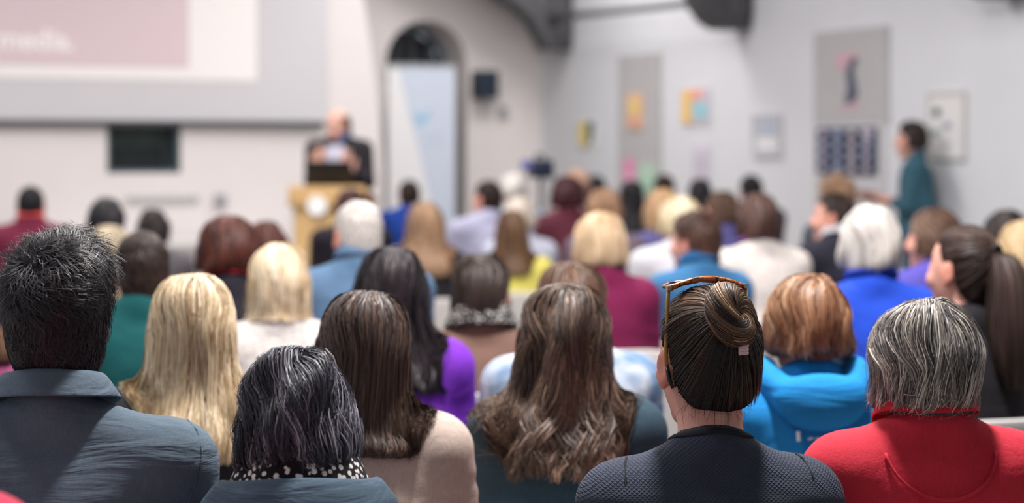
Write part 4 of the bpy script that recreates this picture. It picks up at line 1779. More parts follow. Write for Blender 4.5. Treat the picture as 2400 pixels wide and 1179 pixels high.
person(697, 812, 1500, 10, lambda J, s: hair_env(J, 9500, P_bob(-0.075, 0.99, 0.98, 0.142), width=0.0013, k=12, v0=(0, 0.7), v1=(0.70, 1.06), clumps=110, spread=0.045, clump=0.85,
                                                   wave=0.011, wfreq=2.0, depth=0.028, tone=(0.42, 0.34), lump=0.006, seed=5, swirl=0.25, curlin=0.006, part=0.02, flyaway=0.04),
       [(15, 14, 19), (32, 30, 40), (70, 68, 84), (186, 182, 196)], (70, 88, 104), 'small woman with short dark grey-streaked hair and a flowered scarf',
       yaw=-8, roll=-5, pitch=-12, nk=0.045, top='jacket', fabric='shirt', extra=b_extra, sw=0.142, puff=0.025)


def bun_hair(J, s):
    h = hair_pulled(J, 7000, (-0.006, -0.082, 0.082), width=0.0013, seed=8, tone=(0.24, 0.18), off=0.010, nape=0.020)
    add_bun(h, (-0.010, -0.104, 0.088), (0.55, -0.80, 0.45), R=0.027, r=0.028, n=2000, tone=(0.56, 0.24))
    # loose wisps at the nape and temples
    g = np.random.default_rng(4)
    n, k = 110, 10
    a = g.uniform(-1.25, 1.25, n)
    z0 = g.uniform(-0.080, -0.060, n)
    R0 = np.stack([np.sin(a) * 0.066, -np.cos(a) * 0.075, z0], 1)
    t = np.linspace(0, 1, k)
    dr = np.stack([np.sin(a) * g.uniform(0.0, 0.012, n), -np.cos(a) * g.uniform(0.0, 0.006, n), -(0.010 + 0.045 * g.uniform(0, 1, n) ** 4)], 1)
    P = R0[:, None] + dr[:, None] * t[None, :, None]
    P[..., 0] += (g.normal(0, 0.18, n) * -dr[:, 2])[:, None] * np.sin(t * 3 + g.uniform(0, 3, n)[:, None])
    Nn = np.repeat(np.stack([np.sin(a), -np.cos(a), a * 0], 1)[:, None], k, 1)
    h.strands(P.astype(np.float32), Nn.astype(np.float32), np.full(n, 0.0005), np.full(n, 0.15))
    return h


def bun_extra(root, J):
    # elastic hair tie under the bun
    c = np.array((0.0, -0.131, 0.034))
    rows = []
    mb = MB()
    for dz in (-0.006, 0.0, 0.006):
        mb.tube([(c[0] - 0.008, c[1] + 0.004, c[2] + dz), (c[0], c[1], c[2] + dz + 0.001), (c[0] + 0.008, c[1] + 0.004, c[2] + dz)], 0.0036, 8)
    me = mb.mesh('hair_tie', True)
    V = np.empty(len(me.vertices) * 3, np.float32)
    me.vertices.foreach_get('co', V)
    V = V.reshape(-1, 3) @ J.R.T + J.hc
    me.vertices.foreach_set('co', V.ravel())
    o = link('hair_tie', me, plain((224, 188, 190), 0.5), [c_ for c_ in root.parent.children if c_.name.startswith('hair')][0])
    tag(o, 'pale pink hair tie under the bun')
    neck_ring(J, [(-0.003, -0.010), (-0.002, -0.002), (0.002, 0.001), (0.007, -0.002), (0.010, -0.008)], push=0.001).build('neckband', cloth((34, 35, 44), 'knit'), root, smooth=True, thick=0.004, sub=1)
    for sg in (-1, 1):
        P = np.array([(sg * (J.sw * 0.93 + 0.0 + 0.10 * 0 * t), -0.02 - 0.12 * t, J.zs + 0.06 - 0.30 * t) for t in np.linspace(0, 1, 12)], np.float32)
        P[:, 0] = sg * (J.sw * 0.93 - 0.10 * (P[:, 2] - J.zs) * -1 * -1)
        for _ in range(5):
            P = project(lambda q: f_top(q, J), P, 0.001, 0.03)
        MB().tube([tuple(p) for p in P], 0.002, 6).build('seam', cloth((26, 27, 34), 'knit'), root, smooth=True)


bun_root, bun_J = person(1655, 668, 1400, 8, bun_hair, [(18, 15, 16), (44, 34, 30), (104, 76, 56), (196, 156, 116)], (56, 62, 78),
                         'woman with brown hair in a bun wearing a dark quilted jacket', yaw=14, roll=0, pitch=0, top='jacket', fabric='quilt', extra=bun_extra, sw=0.160, nk=-0.008, puff=0.012)


def red_extra(root, J):
    m = cloth((192, 42, 60), 'knit')
    neck_ring(J, [(0.002, -0.012), (0.006, 0.018), (0.010, 0.034), (0.018, 0.035), (0.026, 0.015), (0.034, -0.006)]).build('collar', m, root, smooth=True, thick=0.005, sub=1)
    # half-moon yoke seam
    P = np.array([(0.098 * math.sin(a), -0.14, J.zs + 0.045 - 0.085 * math.cos(a)) for a in np.linspace(-1.45, 1.45, 25)], np.float32)
    for _ in range(5):
        f0 = f_top(P, J)
        P[:, 1] += f0 * 0.8
    MB().tube([(p[0], p[1] - 0.0045, p[2]) for p in P], 0.0028, 6).build('yoke_seam', m, root, smooth=True)


person(2160, 694, 1325, 6, lambda J, s: hair_env(J, 8500, P_bob(-0.070, 1.0, 0.97, 0.136), width=0.0015, k=12, v0=(0, 0.72), v1=(0.62, 1.05), clumps=170, spread=0.04, clump=0.8,
                                                   wave=0.009, wfreq=1.7, depth=0.026, tone=(0.54, 0.34), lump=0.006, seed=15, swirl=-0.12, curlin=0.010, part=0.01, flyaway=0.05),
       [(38, 36, 40), (86, 82, 84), (158, 150, 144), (232, 224, 212)], (192, 42, 60), 'grey-haired woman in a red fleece pullover, front right',
       yaw=9, top='pullover', fabric='knit', extra=red_extra, sw=0.158, thick=1.08, nk=0.05, puff=0.020)

# pink shoulder of a person nearer to the camera, cut by the frame's lower left corner
person(-420, 640, 2100, 4, H_short(), DARKB, (200, 56, 84), 'person in a bright pink top cut off at the lower left corner', male=True, sw=0.19, chair=True, roll=0)

# ------------------------------------------------------------------ second row
person(450, 636, 1095, 8, lambda J, s: hair_env(J, 5200, P_long(-0.27, 1.0, 1.0, 0.132), width=0.0021, k=14, v0=(0, 0.35), v1=(0.86, 1.0), clumps=110, spread=0.035, clump=0.75,
                                                  wave=0.007, wfreq=1.6, depth=0.018, tone=(0.62, 0.28), seed=21, part=0.004, flyaway=0.03),
       [(84, 62, 44), (160, 130, 96), (226, 204, 166), (250, 238, 214)], (34, 32, 36), 'woman with long straight blonde hair over a black top', yaw=4, top='sweater', sw=0.150)

person(846, 677, 1200, 12, lambda J, s: hair_env(J, 5200, P_long(-0.19, 1.02, 0.95, 0.134, 0.15), width=0.0020, k=13, v0=(0, 0.4), v1=(0.88, 1.0), clumps=120, spread=0.035, clump=0.7,
                                                   wave=0.004, wfreq=1.4, depth=0.016, tone=(0.36, 0.22), seed=22, part=0.006, curlin=0.02, flyaway=0.03),
       [(36, 26, 24), (66, 50, 44), (108, 84, 72), (160, 132, 116)], (190, 173, 163), 'brunette with long straight hair in a beige pullover', yaw=4, roll=4, top='pullover', fabric='knit', sw=0.150, folds=0.012)

person(1322, 662, 1110, 10, lambda J, s: hair_env(J, 6200, P_long(-0.27, 1.04, 1.08, 0.134, 0.165), width=0.0020, k=16, v0=(0, 0.4), v1=(0.8, 1.0), clumps=100, spread=0.05, clump=0.85,
                                                    wave=0.020, wfreq=2.6, depth=0.022, tone=(0.42, 0.25), lump=0.006, seed=23, part=0.01, flyaway=0.06, tonegrad=0.6),
       [(38, 30, 28), (78, 62, 54), (126, 102, 88), (184, 154, 132)], (48, 70, 84), 'woman with long wavy brown hair in a dark teal sweater', yaw=-6, roll=3, top='sweater', sw=0.148)


def hood_extra(root, J):
    def fh(P):
        c = np.array((J.nb[0], J.nb[1], J.nb[2]))
        q = P - c
        # drooping roll behind the neck
        ang = np.arctan2(q[:, 0], -q[:, 1])
        d = None
        n = 17
        pts = [(0.105 * math.sin(a), 0.02 - 0.115 * math.cos(a), 0.034 - 0.065 * max(0, math.cos(a)) ** 1.5) for a in np.linspace(-2.2, 2.2, n)]
        for i in range(n - 1):
            e = cone(q, pts[i], pts[i + 1], 0.030, 0.030)
            d = e if d is None else smin(d, e, 0.02)
        d = smin(d, elli(q, (0, -0.090, -0.018), (0.095, 0.040, 0.062)), 0.035)
        return d
    v, q = surfnet(fh, np.arange(-0.17, 0.18, 0.011), np.arange(-0.19, 0.12, 0.011), np.arange(J.nb[2] - 0.18, J.nb[2] + 0.1, 0.011))
    link('hood', mesh_np('hood', v, q), cloth((26, 130, 198), 'smooth'), root)
    # white print low on the back: a small mark and a line of tiny lettering
    def onback(x, z):
        P = np.array([(x, -0.2, z)], np.float32)
        for _ in range(6):
            P[:, 1] += np.minimum(f_top(P, J), fh(P)) * 0.9
        return (x, float(P[0, 1]) - 0.010, z)
    wm = plain((214, 232, 240), 0.8)
    z0 = J.zs - 0.042
    pts = [onback(-0.055, z0 + dz) for dz in (-0.008, 0.012)]
    MB().tube(pts, 0.0045, 6).build('print_mark', wm, root)
    for k in range(9):
        x = -0.035 + k * 0.016
        MB().tube([onback(x, z0 - 0.003), onback(x + 0.011, z0 - 0.002)], 0.0022, 6).build('print_letter', wm, root)


person(1890, 642, 1050, 6, lambda J, s: hair_env(J, 4600, P_bob(-0.055, 1.0, 1.04, 0.136), width=0.0022, k=12, v0=(0, 0.5), v1=(0.80, 1.0), clumps=80, spread=0.05, clump=0.75,
                                                   wave=0.006, wfreq=1.3, depth=0.018, tone=(0.50, 0.28), seed=24, part=0.02, curlin=0.012),
       [(70, 42, 30), (126, 84, 58), (176, 130, 96), (222, 184, 148)], (26, 130, 198), 'woman with a brown bob in a bright turquoise hoodie', yaw=4, top='hoodie', fabric='smooth', extra=hood_extra, sw=0.17)

person(-35, 640, 1000, 10, H_env(P_bob(-0.070), seed=31), LBROWN, (138, 66, 104), 'person in a plum top at the left edge', sw=0.19, thick=1.05)

# ------------------------------------------------------------------ third and fourth rows
person(915, 577, 900, 14, H_env(P_long(-0.25, 1.06, 1.12, 0.136), wave=0.014, wfreq=2.0, clumps=80, clump=0.75, spread=0.05, tone=(0.22, 0.2), seed=32, v1=(0.82, 1.0)),
       [(24, 19, 24), (46, 36, 42), (96, 82, 92)], (112, 44, 176), 'woman with long dark wavy hair in a purple top', roll=5)
person(1335, 612, 900, 12, H_env(P_bob(-0.070), tone=(0.4, 0.25), seed=33), BROWN, (96, 126, 160), 'woman in a fluffy blue and white sweater behind the wavy brunette',
       top='sweater', fabric='wash', c2=(222, 224, 230), sw=0.175, thick=1.1)
person(1128, 592, 770, 6, H_env(P_bob(-0.075, 0.95), seed=34, tone=(0.3, 0.2)), [(38, 28, 26), (66, 52, 46), (110, 90, 80)], (120, 92, 82),
       'brown-haired woman with a black and white patterned scarf', yaw=-14, extra=scarf_ring((40, 38, 40), (190, 186, 182), SCARF))


def pony_hair(J, s):
    h = hair_pulled(J, 2600, (0.0, -0.098, 0.055), width=0.0028, seed=18, tone=(0.32, 0.22), off=0.010)
    add_tail(h, J, [(0, -0.10, 0.055), (0, -0.130, 0.045), (0, -0.150, -0.02), (0.0, -0.155, -0.13), (0.0, -0.165, -0.23), (0, -0.165, -0.31)], [0.022, 0.040, 0.062, 0.078, 0.070, 0.03], n=2200, width=0.003, tone=(0.3, 0.22))
    return h


def tie_extra(root, J):
    mb = MB()
    pts = [(0.022 * math.cos(a), -0.108, 0.053 + 0.022 * math.sin(a)) for a in np.linspace(0, 2 * PI, 16)]
    P = np.array(pts) @ J.R.T + J.hc
    mb.tube([tuple(p) for p in P], 0.006, 6).build('hair_tie', plain((40, 32, 34), 0.7), [c_ for c_ in root.parent.children if c_.name.startswith('hair')][0], smooth=True)


person(2256, 522, 850, 18, pony_hair, [(34, 24, 22), (66, 48, 42), (116, 90, 78)], (32, 30, 34), 'woman with a long brown ponytail turned left in a black top',
       yaw=26, nk=0.005, extra=tie_extra)
person(2035, 481, 735, 10, H_env(P_bob(-0.078, 1.0, 1.0, 0.138), clumps=70, clump=0.5, seed=35, tone=(0.6, 0.2), curlin=0.006), WHITEH, (34, 74, 196), 'woman with a white-silver bob in a royal blue sweater', yaw=14,
       extra=scarf_ring((30, 62, 170), (30, 62, 170), STAND, 'knit', 'collar'), sw=0.165, nk=0.02)
person(332, 534, 790, 10, H_short(length=0.035, lift=0.12, curl=0.3, puff=0.012, tone=(0.35, 0.2), seed=36), DARKB, (14, 78, 80), 'short-haired man in a teal green sweater', yaw=14, male=True, sw=0.175)
person(652, 570, 780, 10, H_env(P_bob(-0.100, 0.98, 0.98, 0.136), wave=0.008, clumps=60, clump=0.7, seed=37, tone=(0.58, 0.25)), [(130, 100, 74), (206, 178, 138), (236, 218, 186), (246, 236, 214)], (212, 206, 202),
       'blonde woman with shoulder-length hair in a white sweater', fabric='fluffy', yaw=3)
person(838, 463, 690, 14, H_short(length=0.03, lift=0.08, curl=0.2, puff=0.010, tone=(0.65, 0.2), seed=38), WHITEH, (84, 112, 142), 'white-haired man in a blue suit jacket', yaw=18, male=True, sw=0.195, thick=1.12, top='jacket', fabric='smooth',
       extra=scarf_ring((92, 120, 150), (92, 120, 150), STAND, 'knit', 'collar'))
person(535, 506, 690, 10, H_env(P_bob(-0.060, 1.08, 1.05, 0.140), wave=0.006, clumps=60, seed=39, tone=(0.35, 0.22)), REDB, (36, 34, 44), 'woman with dark auburn hair and a red scarf',
       extra=scarf_ring((176, 34, 50), (176, 34, 50), STAND, 'knit', 'scarf'))

# ------------------------------------------------------------------ further rows
person(621, 516, 560, 14, H_env(P_bob(-0.050), seed=40, tone=(0.35, 0.2)), REDB, (60, 44, 48), 'auburn-haired person partly hidden behind the red-scarf woman')
person(1405, 497, 640, 12, H_env(P_bob(-0.065, 1.05, 1.02, 0.138), clumps=60, seed=41, tone=(0.6, 0.22)), [(130, 96, 70), (208, 176, 138), (242, 224, 194)], (116, 26, 70), 'blonde-bobbed woman in a burgundy sweater',
       extra=scarf_ring((40, 30, 36), (40, 30, 36), STAND, 'knit', 'collar'), sw=0.155)
person(1630, 490, 608, 24, H_short(length=0.05, lift=0.2, seed=42, puff=0.018, tone=(0.35, 0.22)), [(50, 32, 28), (92, 62, 50), (150, 110, 90)], (58, 112, 158), 'brown-haired person in a denim blue shirt turned left', yaw=30, sw=0.165, top='shirt', fabric='smooth',
       extra=scarf_ring((40, 96, 146), (40, 96, 146), STAND, 'knit', 'collar'))
person(1592, 459, 500, 14, H_env(P_bob(-0.050), seed=43, tone=(0.65, 0.2)), PALE, (206, 206, 214), 'pale blonde woman in a light grey jacket', top='jacket', fabric='smooth', sw=0.19, yaw=10)
person(1775, 451, 548, 16, H_env(P_bob(-0.070, 0.98), seed=44, tone=(0.35, 0.2)), [(52, 34, 30), (90, 62, 54), (136, 102, 90)], (222, 214, 208), 'brown-bobbed woman in a white fluffy sweater', fabric='fluffy', sw=0.165, thick=1.15,
       extra=scarf_ring((126, 60, 140), (126, 60, 140), STAND, 'knit', 'collar'))
person(1955, 446, 505, 30, H_short(length=0.03, lift=0.15, seed=45, puff=0.012, tone=(0.25, 0.2)), DARKB, (40, 40, 52), 'dark-haired man in a black jacket looking left', yaw=42, male=True, top='jacket', fabric='smooth',
       extra=scarf_ring((196, 196, 204), (196, 196, 204), STAND, 'knit', 'shirt_collar'))
person(1962, 407, 430, 20, H_short(length=0.07, lift=0.5, curl=1.2, seed=46, puff=0.03, tone=(0.5, 0.25)), LBROWN, (80, 84, 96), 'person with curly light brown hair in front of the photo board', puff=0.03)
person(2186, 486, 600, 24, H_env(P_bob(-0.060, 1.02), seed=47, tone=(0.4, 0.25), wave=0.006), BROWN, (92, 84, 178), 'brown-haired woman in violet with a hand at her chin', yaw=34,
       wrists=[(-0.10, 0.20, 1.03), (0.09, 0.29, 0.665)], hands=[((0.35, 0.1, 0.9), (0, -1, 0.2)), (None, None)])
person(2352, 490, 560, 16, H_env(P_bob(-0.090, 0.92), seed=48, tone=(0.25, 0.2)), [(30, 22, 24), (54, 40, 40), (92, 74, 72)], (60, 56, 66), 'dark-haired woman before the blank wall at the right', yaw=16)
person(2402, 514, 690, 12, H_env(P_bob(-0.100), seed=49, tone=(0.6, 0.2)), BLOND, (70, 80, 104), 'blonde person at the right edge of the frame')
person(72, 431, 400, 10, H_short(length=0.025, lift=0.05, seed=50, puff=0.010, tone=(0.25, 0.15)), BLACKH, (112, 36, 62), 'dark-haired man in a maroon jacket with a red collar', male=True, top='jacket',
       extra=scarf_ring((218, 84, 78), (218, 84, 78), STAND, 'knit', 'collar'))
person(247, 460, 480, 10, H_env(P_bob(-0.060, 0.96), seed=51, tone=(0.28, 0.22)), BLACKH, (80, 76, 84), 'person with a black bob below the hatch', roll=8)
person(360, 487, 440, 10, H_env(P_bob(-0.060, 0.9), seed=52, tone=(0.25, 0.2)), [(30, 24, 26), (56, 46, 46), (98, 84, 82)], (90, 86, 92), 'person with dark brown hair behind the teal-sweater man')
person(256, 526, 565, 10, H_env(P_bob(-0.050, 0.96), seed=53, tone=(0.55, 0.2)), [(120, 104, 84), (188, 172, 146), (222, 210, 188)], (150, 130, 110), 'ash-blonde person left of the teal-sweater man')
person(822, 440, 385, 14, H_env(P_bob(-0.050), seed=54, tone=(0.25, 0.2)), [(48, 18, 24), (82, 34, 38), (120, 64, 62)], (34, 30, 40), 'dark red-haired person in black in front of the lectern', sw=0.19)
person(959, 417, 318, 10, H_short(length=0.03, lift=0.05, seed=55, puff=0.010, tone=(0.3, 0.2)), DARKB, (28, 64, 150), 'dark-haired man in a bright blue jacket before the banner', male=True, top='jacket')
person(996, 470, 480, 10, H_env(P_long(-0.24, 1.0, 1.1), wave=0.014, seed=56, tone=(0.45, 0.25)), LBROWN, (34, 32, 36), 'woman with wavy light brown hair in black right of the blue suit')
person(1143, 418, 380, 26, H_short(length=0.03, lift=0.05, seed=57, puff=0.010, tone=(0.3, 0.2)), DARKB, (178, 178, 204), 'dark-haired man in a pale lilac shirt', male=True, yaw=22, top='shirt', fabric='smooth', sw=0.21)
person(1203, 405, 345, 10, H_env(P_bob(-0.030, 1.05), seed=58, tone=(0.75, 0.2)), WHITEH, (150, 160, 176), 'white-haired person farthest from the camera near the corner')
person(1216, 460, 420, 12, H_env(P_bob(-0.040, 1.0), seed=59, tone=(0.6, 0.2)), [(160, 146, 132), (214, 202, 190), (238, 230, 220)], (186, 190, 206), 'white-blonde person behind the yellow-top woman')
person(1199, 490, 460, 10, H_env(P_long(-0.2, 0.92, 0.9), seed=60, tone=(0.35, 0.2)), [(66, 44, 30), (106, 76, 52), (146, 112, 80)], (214, 204, 104), 'woman with straight brown hair in a yellow top')
person(1330, 411, 380, 12, H_env(P_bob(-0.070, 1.1), seed=61, tone=(0.3, 0.2)), [(48, 18, 26), (80, 34, 42), (112, 60, 66)], (90, 40, 54), 'person with maroon hair in the far rows')
person(1352, 395, 330, 12, H_env(P_bob(-0.030), seed=62, tone=(0.6, 0.2)), [(150, 112, 92), (206, 164, 140), (228, 196, 174)], (150, 120, 120), 'peach-blonde person behind the maroon-haired one')
person(1395, 409, 300, 12, H_short(seed=63, tone=(0.2, 0.15)), BLACKH, (60, 60, 70), 'black-haired person farthest back left of the tall grey panel', male=True)
person(1414, 440, 450, 14, H_env(P_bob(-0.070), seed=64, tone=(0.5, 0.25)), [(90, 62, 46), (160, 122, 94), (200, 166, 134)], (110, 96, 110), 'light brown-haired woman behind the burgundy sweater')
person(1480, 421, 350, 12, H_env(P_long(-0.24, 0.9, 0.9), seed=65, tone=(0.2, 0.15)), BLACKH, (36, 66, 96), 'black-haired woman in dark blue below the pink sheet')
person(1557, 406, 305, 12, H_short(seed=66, length=0.05, tone=(0.3, 0.2)), DARKB, (60, 56, 64), 'dark brown-haired person below the green sheet', male=True)
person(1552, 441, 440, 12, H_env(P_bob(-0.090), seed=67, tone=(0.5, 0.2)), [(130, 98, 70), (196, 158, 118), (224, 194, 158)], (96, 92, 140), 'golden-blonde person left of the pale blonde woman')
person(1640, 416, 335, 16, H_env(P_long(-0.2, 0.9, 0.9), seed=68, tone=(0.2, 0.15)), [(26, 22, 28), (44, 38, 46), (80, 72, 82)], (50, 46, 58), 'dark-haired woman below the lilac sheet')
person(1760, 407, 330, 16, H_short(seed=69, length=0.04, tone=(0.2, 0.15)), BLACKH, (70, 66, 80), 'black-haired man just left of the wide grey panel', male=True)
person(1688, 446, 410, 30, H_env(P_bob(-0.050), seed=70, tone=(0.35, 0.2)), BROWN, (96, 92, 150), 'brown-haired person looking left beside the white sweater', yaw=34)


# ------------------------------------------------------------------ standing people
def speaker_extra(root, J):
    neck_ring(J, STAND).build('shirt_collar', cloth((70, 104, 160), 'knit'), root, smooth=True, thick=0.004)
    # open shirt front between the lapels
    P = []
    for v in np.linspace(0, 1, 9):
        for u in np.linspace(-1, 1, 7):
            P.append((u * (0.075 - 0.030 * v), 0.2, J.zs + 0.01 - 0.32 * v))
    P = np.array(P, np.float32)
    for _ in range(8):
        P[:, 1] -= f_top(P, J) * 0.9
    P[:, 1] += 0.004
    F = [(r * 7 + c, r * 7 + c + 1, (r + 1) * 7 + c + 1, (r + 1) * 7 + c) for r in range(8) for c in range(6)]
    m = MB()
    m.v = [tuple(p) for p in P]
    m.f = F
    m.build('shirt_front', cloth((206, 206, 226), 'knit'), root, smooth=True, thick=0.004)


def H_bald(J, s):
    # a fringe of dark hair round the back of the head only
    h = Hair()
    R0 = sample_scalp(4000, 0.0, off=0.004)
    R0 = R0[(R0[:, 2] < 0.06) & (R0[:, 1] < 0.02)][:900]
    V, Q = scalp_cap(0.006)
    keep = (V[:, 2] < 0.065) & (V[:, 1] < 0.03)
    Q = Q[keep[Q].all(1)]
    h.add(V, Q, 0.2)
    k = 5
    n = len(R0)
    t = np.linspace(0, 1, k)
    Nn = unit(grad(skull, R0)[1])
    d = np.array((0, -0.3, -1.0))[None] + Nn * 0.3
    P = R0[:, None] + (unit(d) * 0.025)[:, None] * t[None, :, None]
    h.strands(P.astype(np.float32), np.repeat(Nn[:, None], k, 1), np.full(n, 0.005), rng.uniform(0.2, 0.6, n))
    return h


SPK = person(792, 258, 305, 168, H_bald, DARKB, (44, 42, 48), 'balding speaker in a dark jacket standing behind the lectern', yaw=-28, pitch=-14, male=True, top='jacket', fabric='smooth', stand=True, sw=0.205, thick=1.1,
             wrists=[(-0.18, 0.28, 1.33), (0.08, 0.28, 1.36)], hands=[((0.25, 0.35, 0.9), (0, 0.6, -0.5)), ((-0.25, 0.35, 0.9), (0, 0.6, -0.5))], extra=speaker_extra, puff=0.0, skin=(232, 190, 172))
person(2135, 283, 352, 78, H_env(P_bob(-0.060, 1.05, 1.06, 0.138), seed=71, tone=(0.3, 0.2)), [(30, 22, 22), (56, 42, 40), (92, 74, 68)], (58, 96, 112), 'woman with a dark bob in teal standing by the right wall',
       stand=True, cut=0.35, yaw=8, trous=(52, 84, 100), wrists=[(-0.08, 0.27, 1.20), (0.10, 0.25, 1.16)], hands=[((0.2, 1, 0.2), None), ((-0.2, 1, 0.25), None)], top='sweater')

# sheet of paper held by the standing woman
o = empty('paper_sheet', ((2022 - 1200) / 352, FPX / 352, 1.255), math.radians(78))
tag(o, 'white sheet of paper in the hands of the standing woman', 'paper')
MB().box((0, 0.0, 0.0), (0.20, 0.14, 0.004)).build('sheet', plain((206, 204, 210), 0.7), o)
MB().box((0, 0.0, 0.003), (0.14, 0.09, 0.001)).build('printed_lines', plain((170, 170, 180), 0.7), o)

# ------------------------------------------------------------------ sunglasses pushed up on the bun woman's head
sg_ = empty('sunglasses', bun_root.matrix_world.translation, 0)
Mw = Matrix.Translation(bun_root.location) @ Matrix.Rotation(math.radians(8), 4, 'Z') @ Matrix.Translation(Vector([float(v) for v in bun_J.hc])) @ Matrix(bun_J.R.tolist()).to_4x4()
sg_.matrix_world = Mw
tag(sg_, 'tortoiseshell sunglasses pushed up on the head with the bun', 'sunglasses')


def tortoise():
    m, N, L, B = newmat('tortoiseshell')
    tc = N.new('ShaderNodeTexCoord')
    v = N.new('ShaderNodeTexNoise')
    v.inputs['Scale'].default_value = 110
    v.inputs['Detail'].default_value = 2
    L.new(tc.outputs['Object'], v.inputs['Vector'])
    r = N.new('ShaderNodeValToRGB')
    r.color_ramp.elements[0].position = 0.42
    r.color_ramp.elements[0].color = (*lin((40, 22, 16)), 1)
    r.color_ramp.elements[1].position = 0.56
    r.color_ramp.elements[1].color = (*lin((188, 104, 50)), 1)
    L.new(v.outputs[0], r.inputs[0])
    L.new(r.outputs[0], B.inputs['Base Color'])
    B.inputs['Roughness'].default_value = 0.2
    return m


TORT = tortoise()
rimc = [(-0.034, 0.0), (0.034, 0.0)]
zf = 0.137
for cx_ in (-0.036, 0.036):
    ring = [(cx_ + 0.031 * math.cos(a) * (1.0 if math.sin(a) > 0 else 0.95), 0.020 + 0.023 * math.sin(a), zf - 0.0003 * 0 - 0.010 * ((cx_ + 0.03 * math.cos(a)) / 0.07) ** 2 - 0.25 * max(0, 0.02 + 0.023 * math.sin(a)) * 0.2) for a in np.linspace(0, 2 * PI, 22)]
    MB().tube(ring, 0.0032, 8, cap=False).build('rim', TORT, sg_, smooth=True)
    lens = MB()
    lens.v = [(p[0] * 0.98 + cx_ * 0.02, p[1], p[2]) for p in ring[:-1]]
    lens.f = [tuple(range(21))]
    lens.build('lens', plain((60, 44, 38), 0.1, spec=0.6), sg_, thick=0.002)
MB().tube([(-0.008, 0.004, zf + 0.001), (0, 0.001, zf + 0.003), (0.008, 0.004, zf + 0.001)], 0.003, 8).build('bridge', TORT, sg_, smooth=True)
MB().tube([(x, -0.003, zf + 0.004 - 0.016 * (x / 0.07) ** 2) for x in np.linspace(-0.072, 0.072, 17)], 0.0046, 8).build('brow_bar', TORT, sg_, smooth=True)
AMB = plain((176, 132, 58), 0.2, noise=0.3, scale=60)
for s in (-1, 1):
    MB().tube([(s * 0.072, -0.003, zf - 0.012), (s * 0.0755, -0.006, 0.08), (s * 0.080, -0.010, 0.03), (s * 0.0815, -0.016, 0.0)], [0.0035, 0.0032, 0.0036, 0.0036], 8).build('temple', AMB, sg_, smooth=True)
    MB().tube([(s * 0.0815, -0.016, 0.0), (s * 0.0805, -0.024, -0.022), (s * 0.077, -0.030, -0.036)], [0.0036, 0.0038, 0.003], 8).build('temple_tip', plain((30, 26, 26), 0.3), sg_, smooth=True)
    MB().box((s * 0.072, -0.004, zf - 0.010), (0.007, 0.008, 0.007)).build('hinge', plain((180, 170, 160), 0.3, metal=0.8), sg_)

# ------------------------------------------------------------------ lectern
LD = FPX / 325
LX = (782 - 1200) / 325
lec = empty('lectern', (LX, LD, 0), math.radians(-8))
tag(lec, 'light wooden lectern with a round white emblem in front of the speaker', 'lectern')
WOOD = plain((214, 176, 122), 0.5, noise=0.18, scale=10)
GREYS = plain((196, 192, 184), 0.6)
ztop = 1.24
MB().prism([(-0.23, 0.0), (0.23, 0.0), (0.245, ztop - 0.1), (-0.245, ztop - 0.1)], -0.2, -0.17).build('front_panel', WOOD, lec, bevel=0.005)
for s in (-1, 1):
    MB().box((s * 0.245, 0.02, (ztop - 0.1) / 2), (0.025, 0.40, ztop - 0.1)).build('side_panel', GREYS if s < 0 else WOOD, lec, bevel=0.004)
top_ = MB().box((0, 0, 0), (0.56, 0.46, 0.03)).build('desk_top', WOOD, lec, bevel=0.006, loc=(0, 0.0, ztop - 0.06))
top_.rotation_euler = (-0.2, 0, 0)
MB().box((0, -0.225, ztop - 0.09), (0.56, 0.02, 0.12)).build('front_board', WOOD, lec, bevel=0.004)
MB().box((0, 0.02, 0.02), (0.52, 0.42, 0.04)).build('base', WOOD, lec, bevel=0.006)
MB().prism([(0.072 * math.cos(a) - 0.065, 0.072 * math.sin(a) + 1.10) for a in np.linspace(0, 2 * PI, 24, endpoint=False)], -0.242, -0.236).build('emblem', plain((250, 250, 250), 0.5), lec)
lap = empty('laptop', (LX, LD + 0.02, ztop), math.radians(-8))
tag(lap, 'black laptop lying open on the lectern', 'laptop')
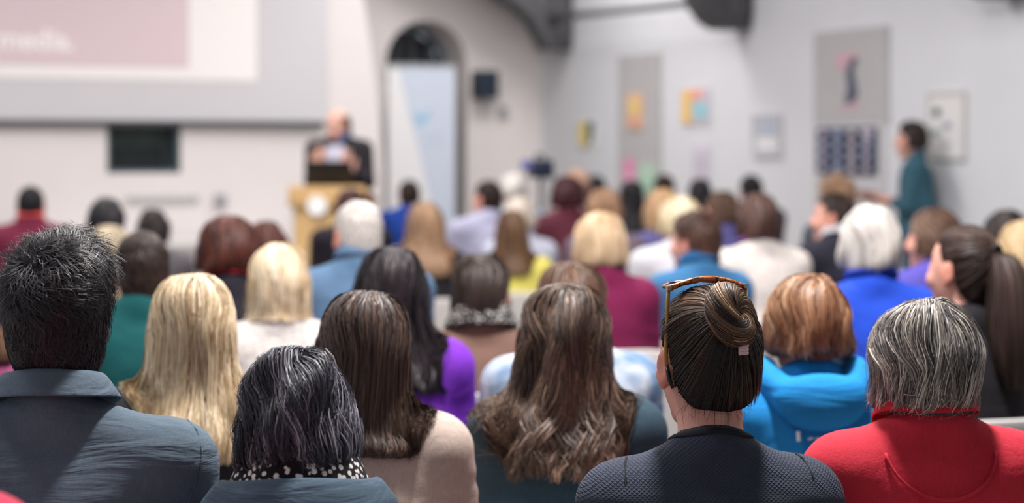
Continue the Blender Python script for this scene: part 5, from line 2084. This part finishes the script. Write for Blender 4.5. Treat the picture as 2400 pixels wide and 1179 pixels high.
o1 = MB().box((0, 0.02, 0), (0.34, 0.22, 0.018)).build('keyboard_base', plain((34, 34, 38), 0.4), lap, bevel=0.004)
o1.location = (0, 0, -0.005)
o1.rotation_euler = (-0.2, 0, 0)
sc_ = MB().box((0, 0, 0.09), (0.34, 0.01, 0.19)).build('display_lid', plain((30, 30, 34), 0.4), lap, bevel=0.004)
sc_.location = (0, -0.10, 0.015)
sc_.rotation_euler = (0.5, 0, 0)

# video camera held high among the far rows
VD = FPX / 330
vc = empty('video_camera', ((1266 - 1200) / 330, VD, 0), math.radians(20))
tag(vc, 'small dark blue-black camera on a tripod above the far heads', 'video camera')
DKB = plain((30, 40, 62), 0.4)
MB().box((0, 0, 1.36), (0.13, 0.22, 0.13)).build('camera_body', DKB, vc, bevel=0.012)
MB().tube([(0, 0.1, 1.36), (0, 0.19, 1.36)], 0.04, 14).build('lens_barrel', plain((26, 28, 34), 0.3), vc, smooth=True)
MB().tube([(0, -0.08, 1.43), (0, -0.05, 1.46), (0, 0.06, 1.46), (0, 0.08, 1.42)], 0.011, 8).build('carry_handle', DKB, vc, smooth=True)
MB().box((-0.11, -0.02, 1.39), (0.085, 0.012, 0.065)).build('flip_screen', plain((120, 120, 186), 0.3), vc, bevel=0.004)
MB().tube([(0, 0, 0.75), (0, 0, 1.31)], 0.014, 8).build('column', plain((30, 32, 38), 0.4), vc, smooth=True)
for k in range(3):
    a = k * 2.094 + 0.5
    MB().tube([(0.02 * math.cos(a), 0.02 * math.sin(a), 0.85), (0.3 * math.cos(a), 0.3 * math.sin(a), 0.01)], 0.011, 8).build('leg', plain((30, 32, 38), 0.4), vc, smooth=True)

# empty chairs that show between the people
for (cxp, sS, rz_, lb) in ((1105, 965, 14, 'empty white chair between the beige pullover and the dark teal sweater'),
                           (430, 620, 10, 'empty white chair right of the teal-sweater man'),
                           (1500, 700, 12, 'empty white chair left of the denim blue shirt'),
                           (1480, 610, 12, 'empty white chair right of the burgundy sweater')):
    place_chair((cxp - 1200) / sS, FPX / sS, math.radians(rz_), lb)
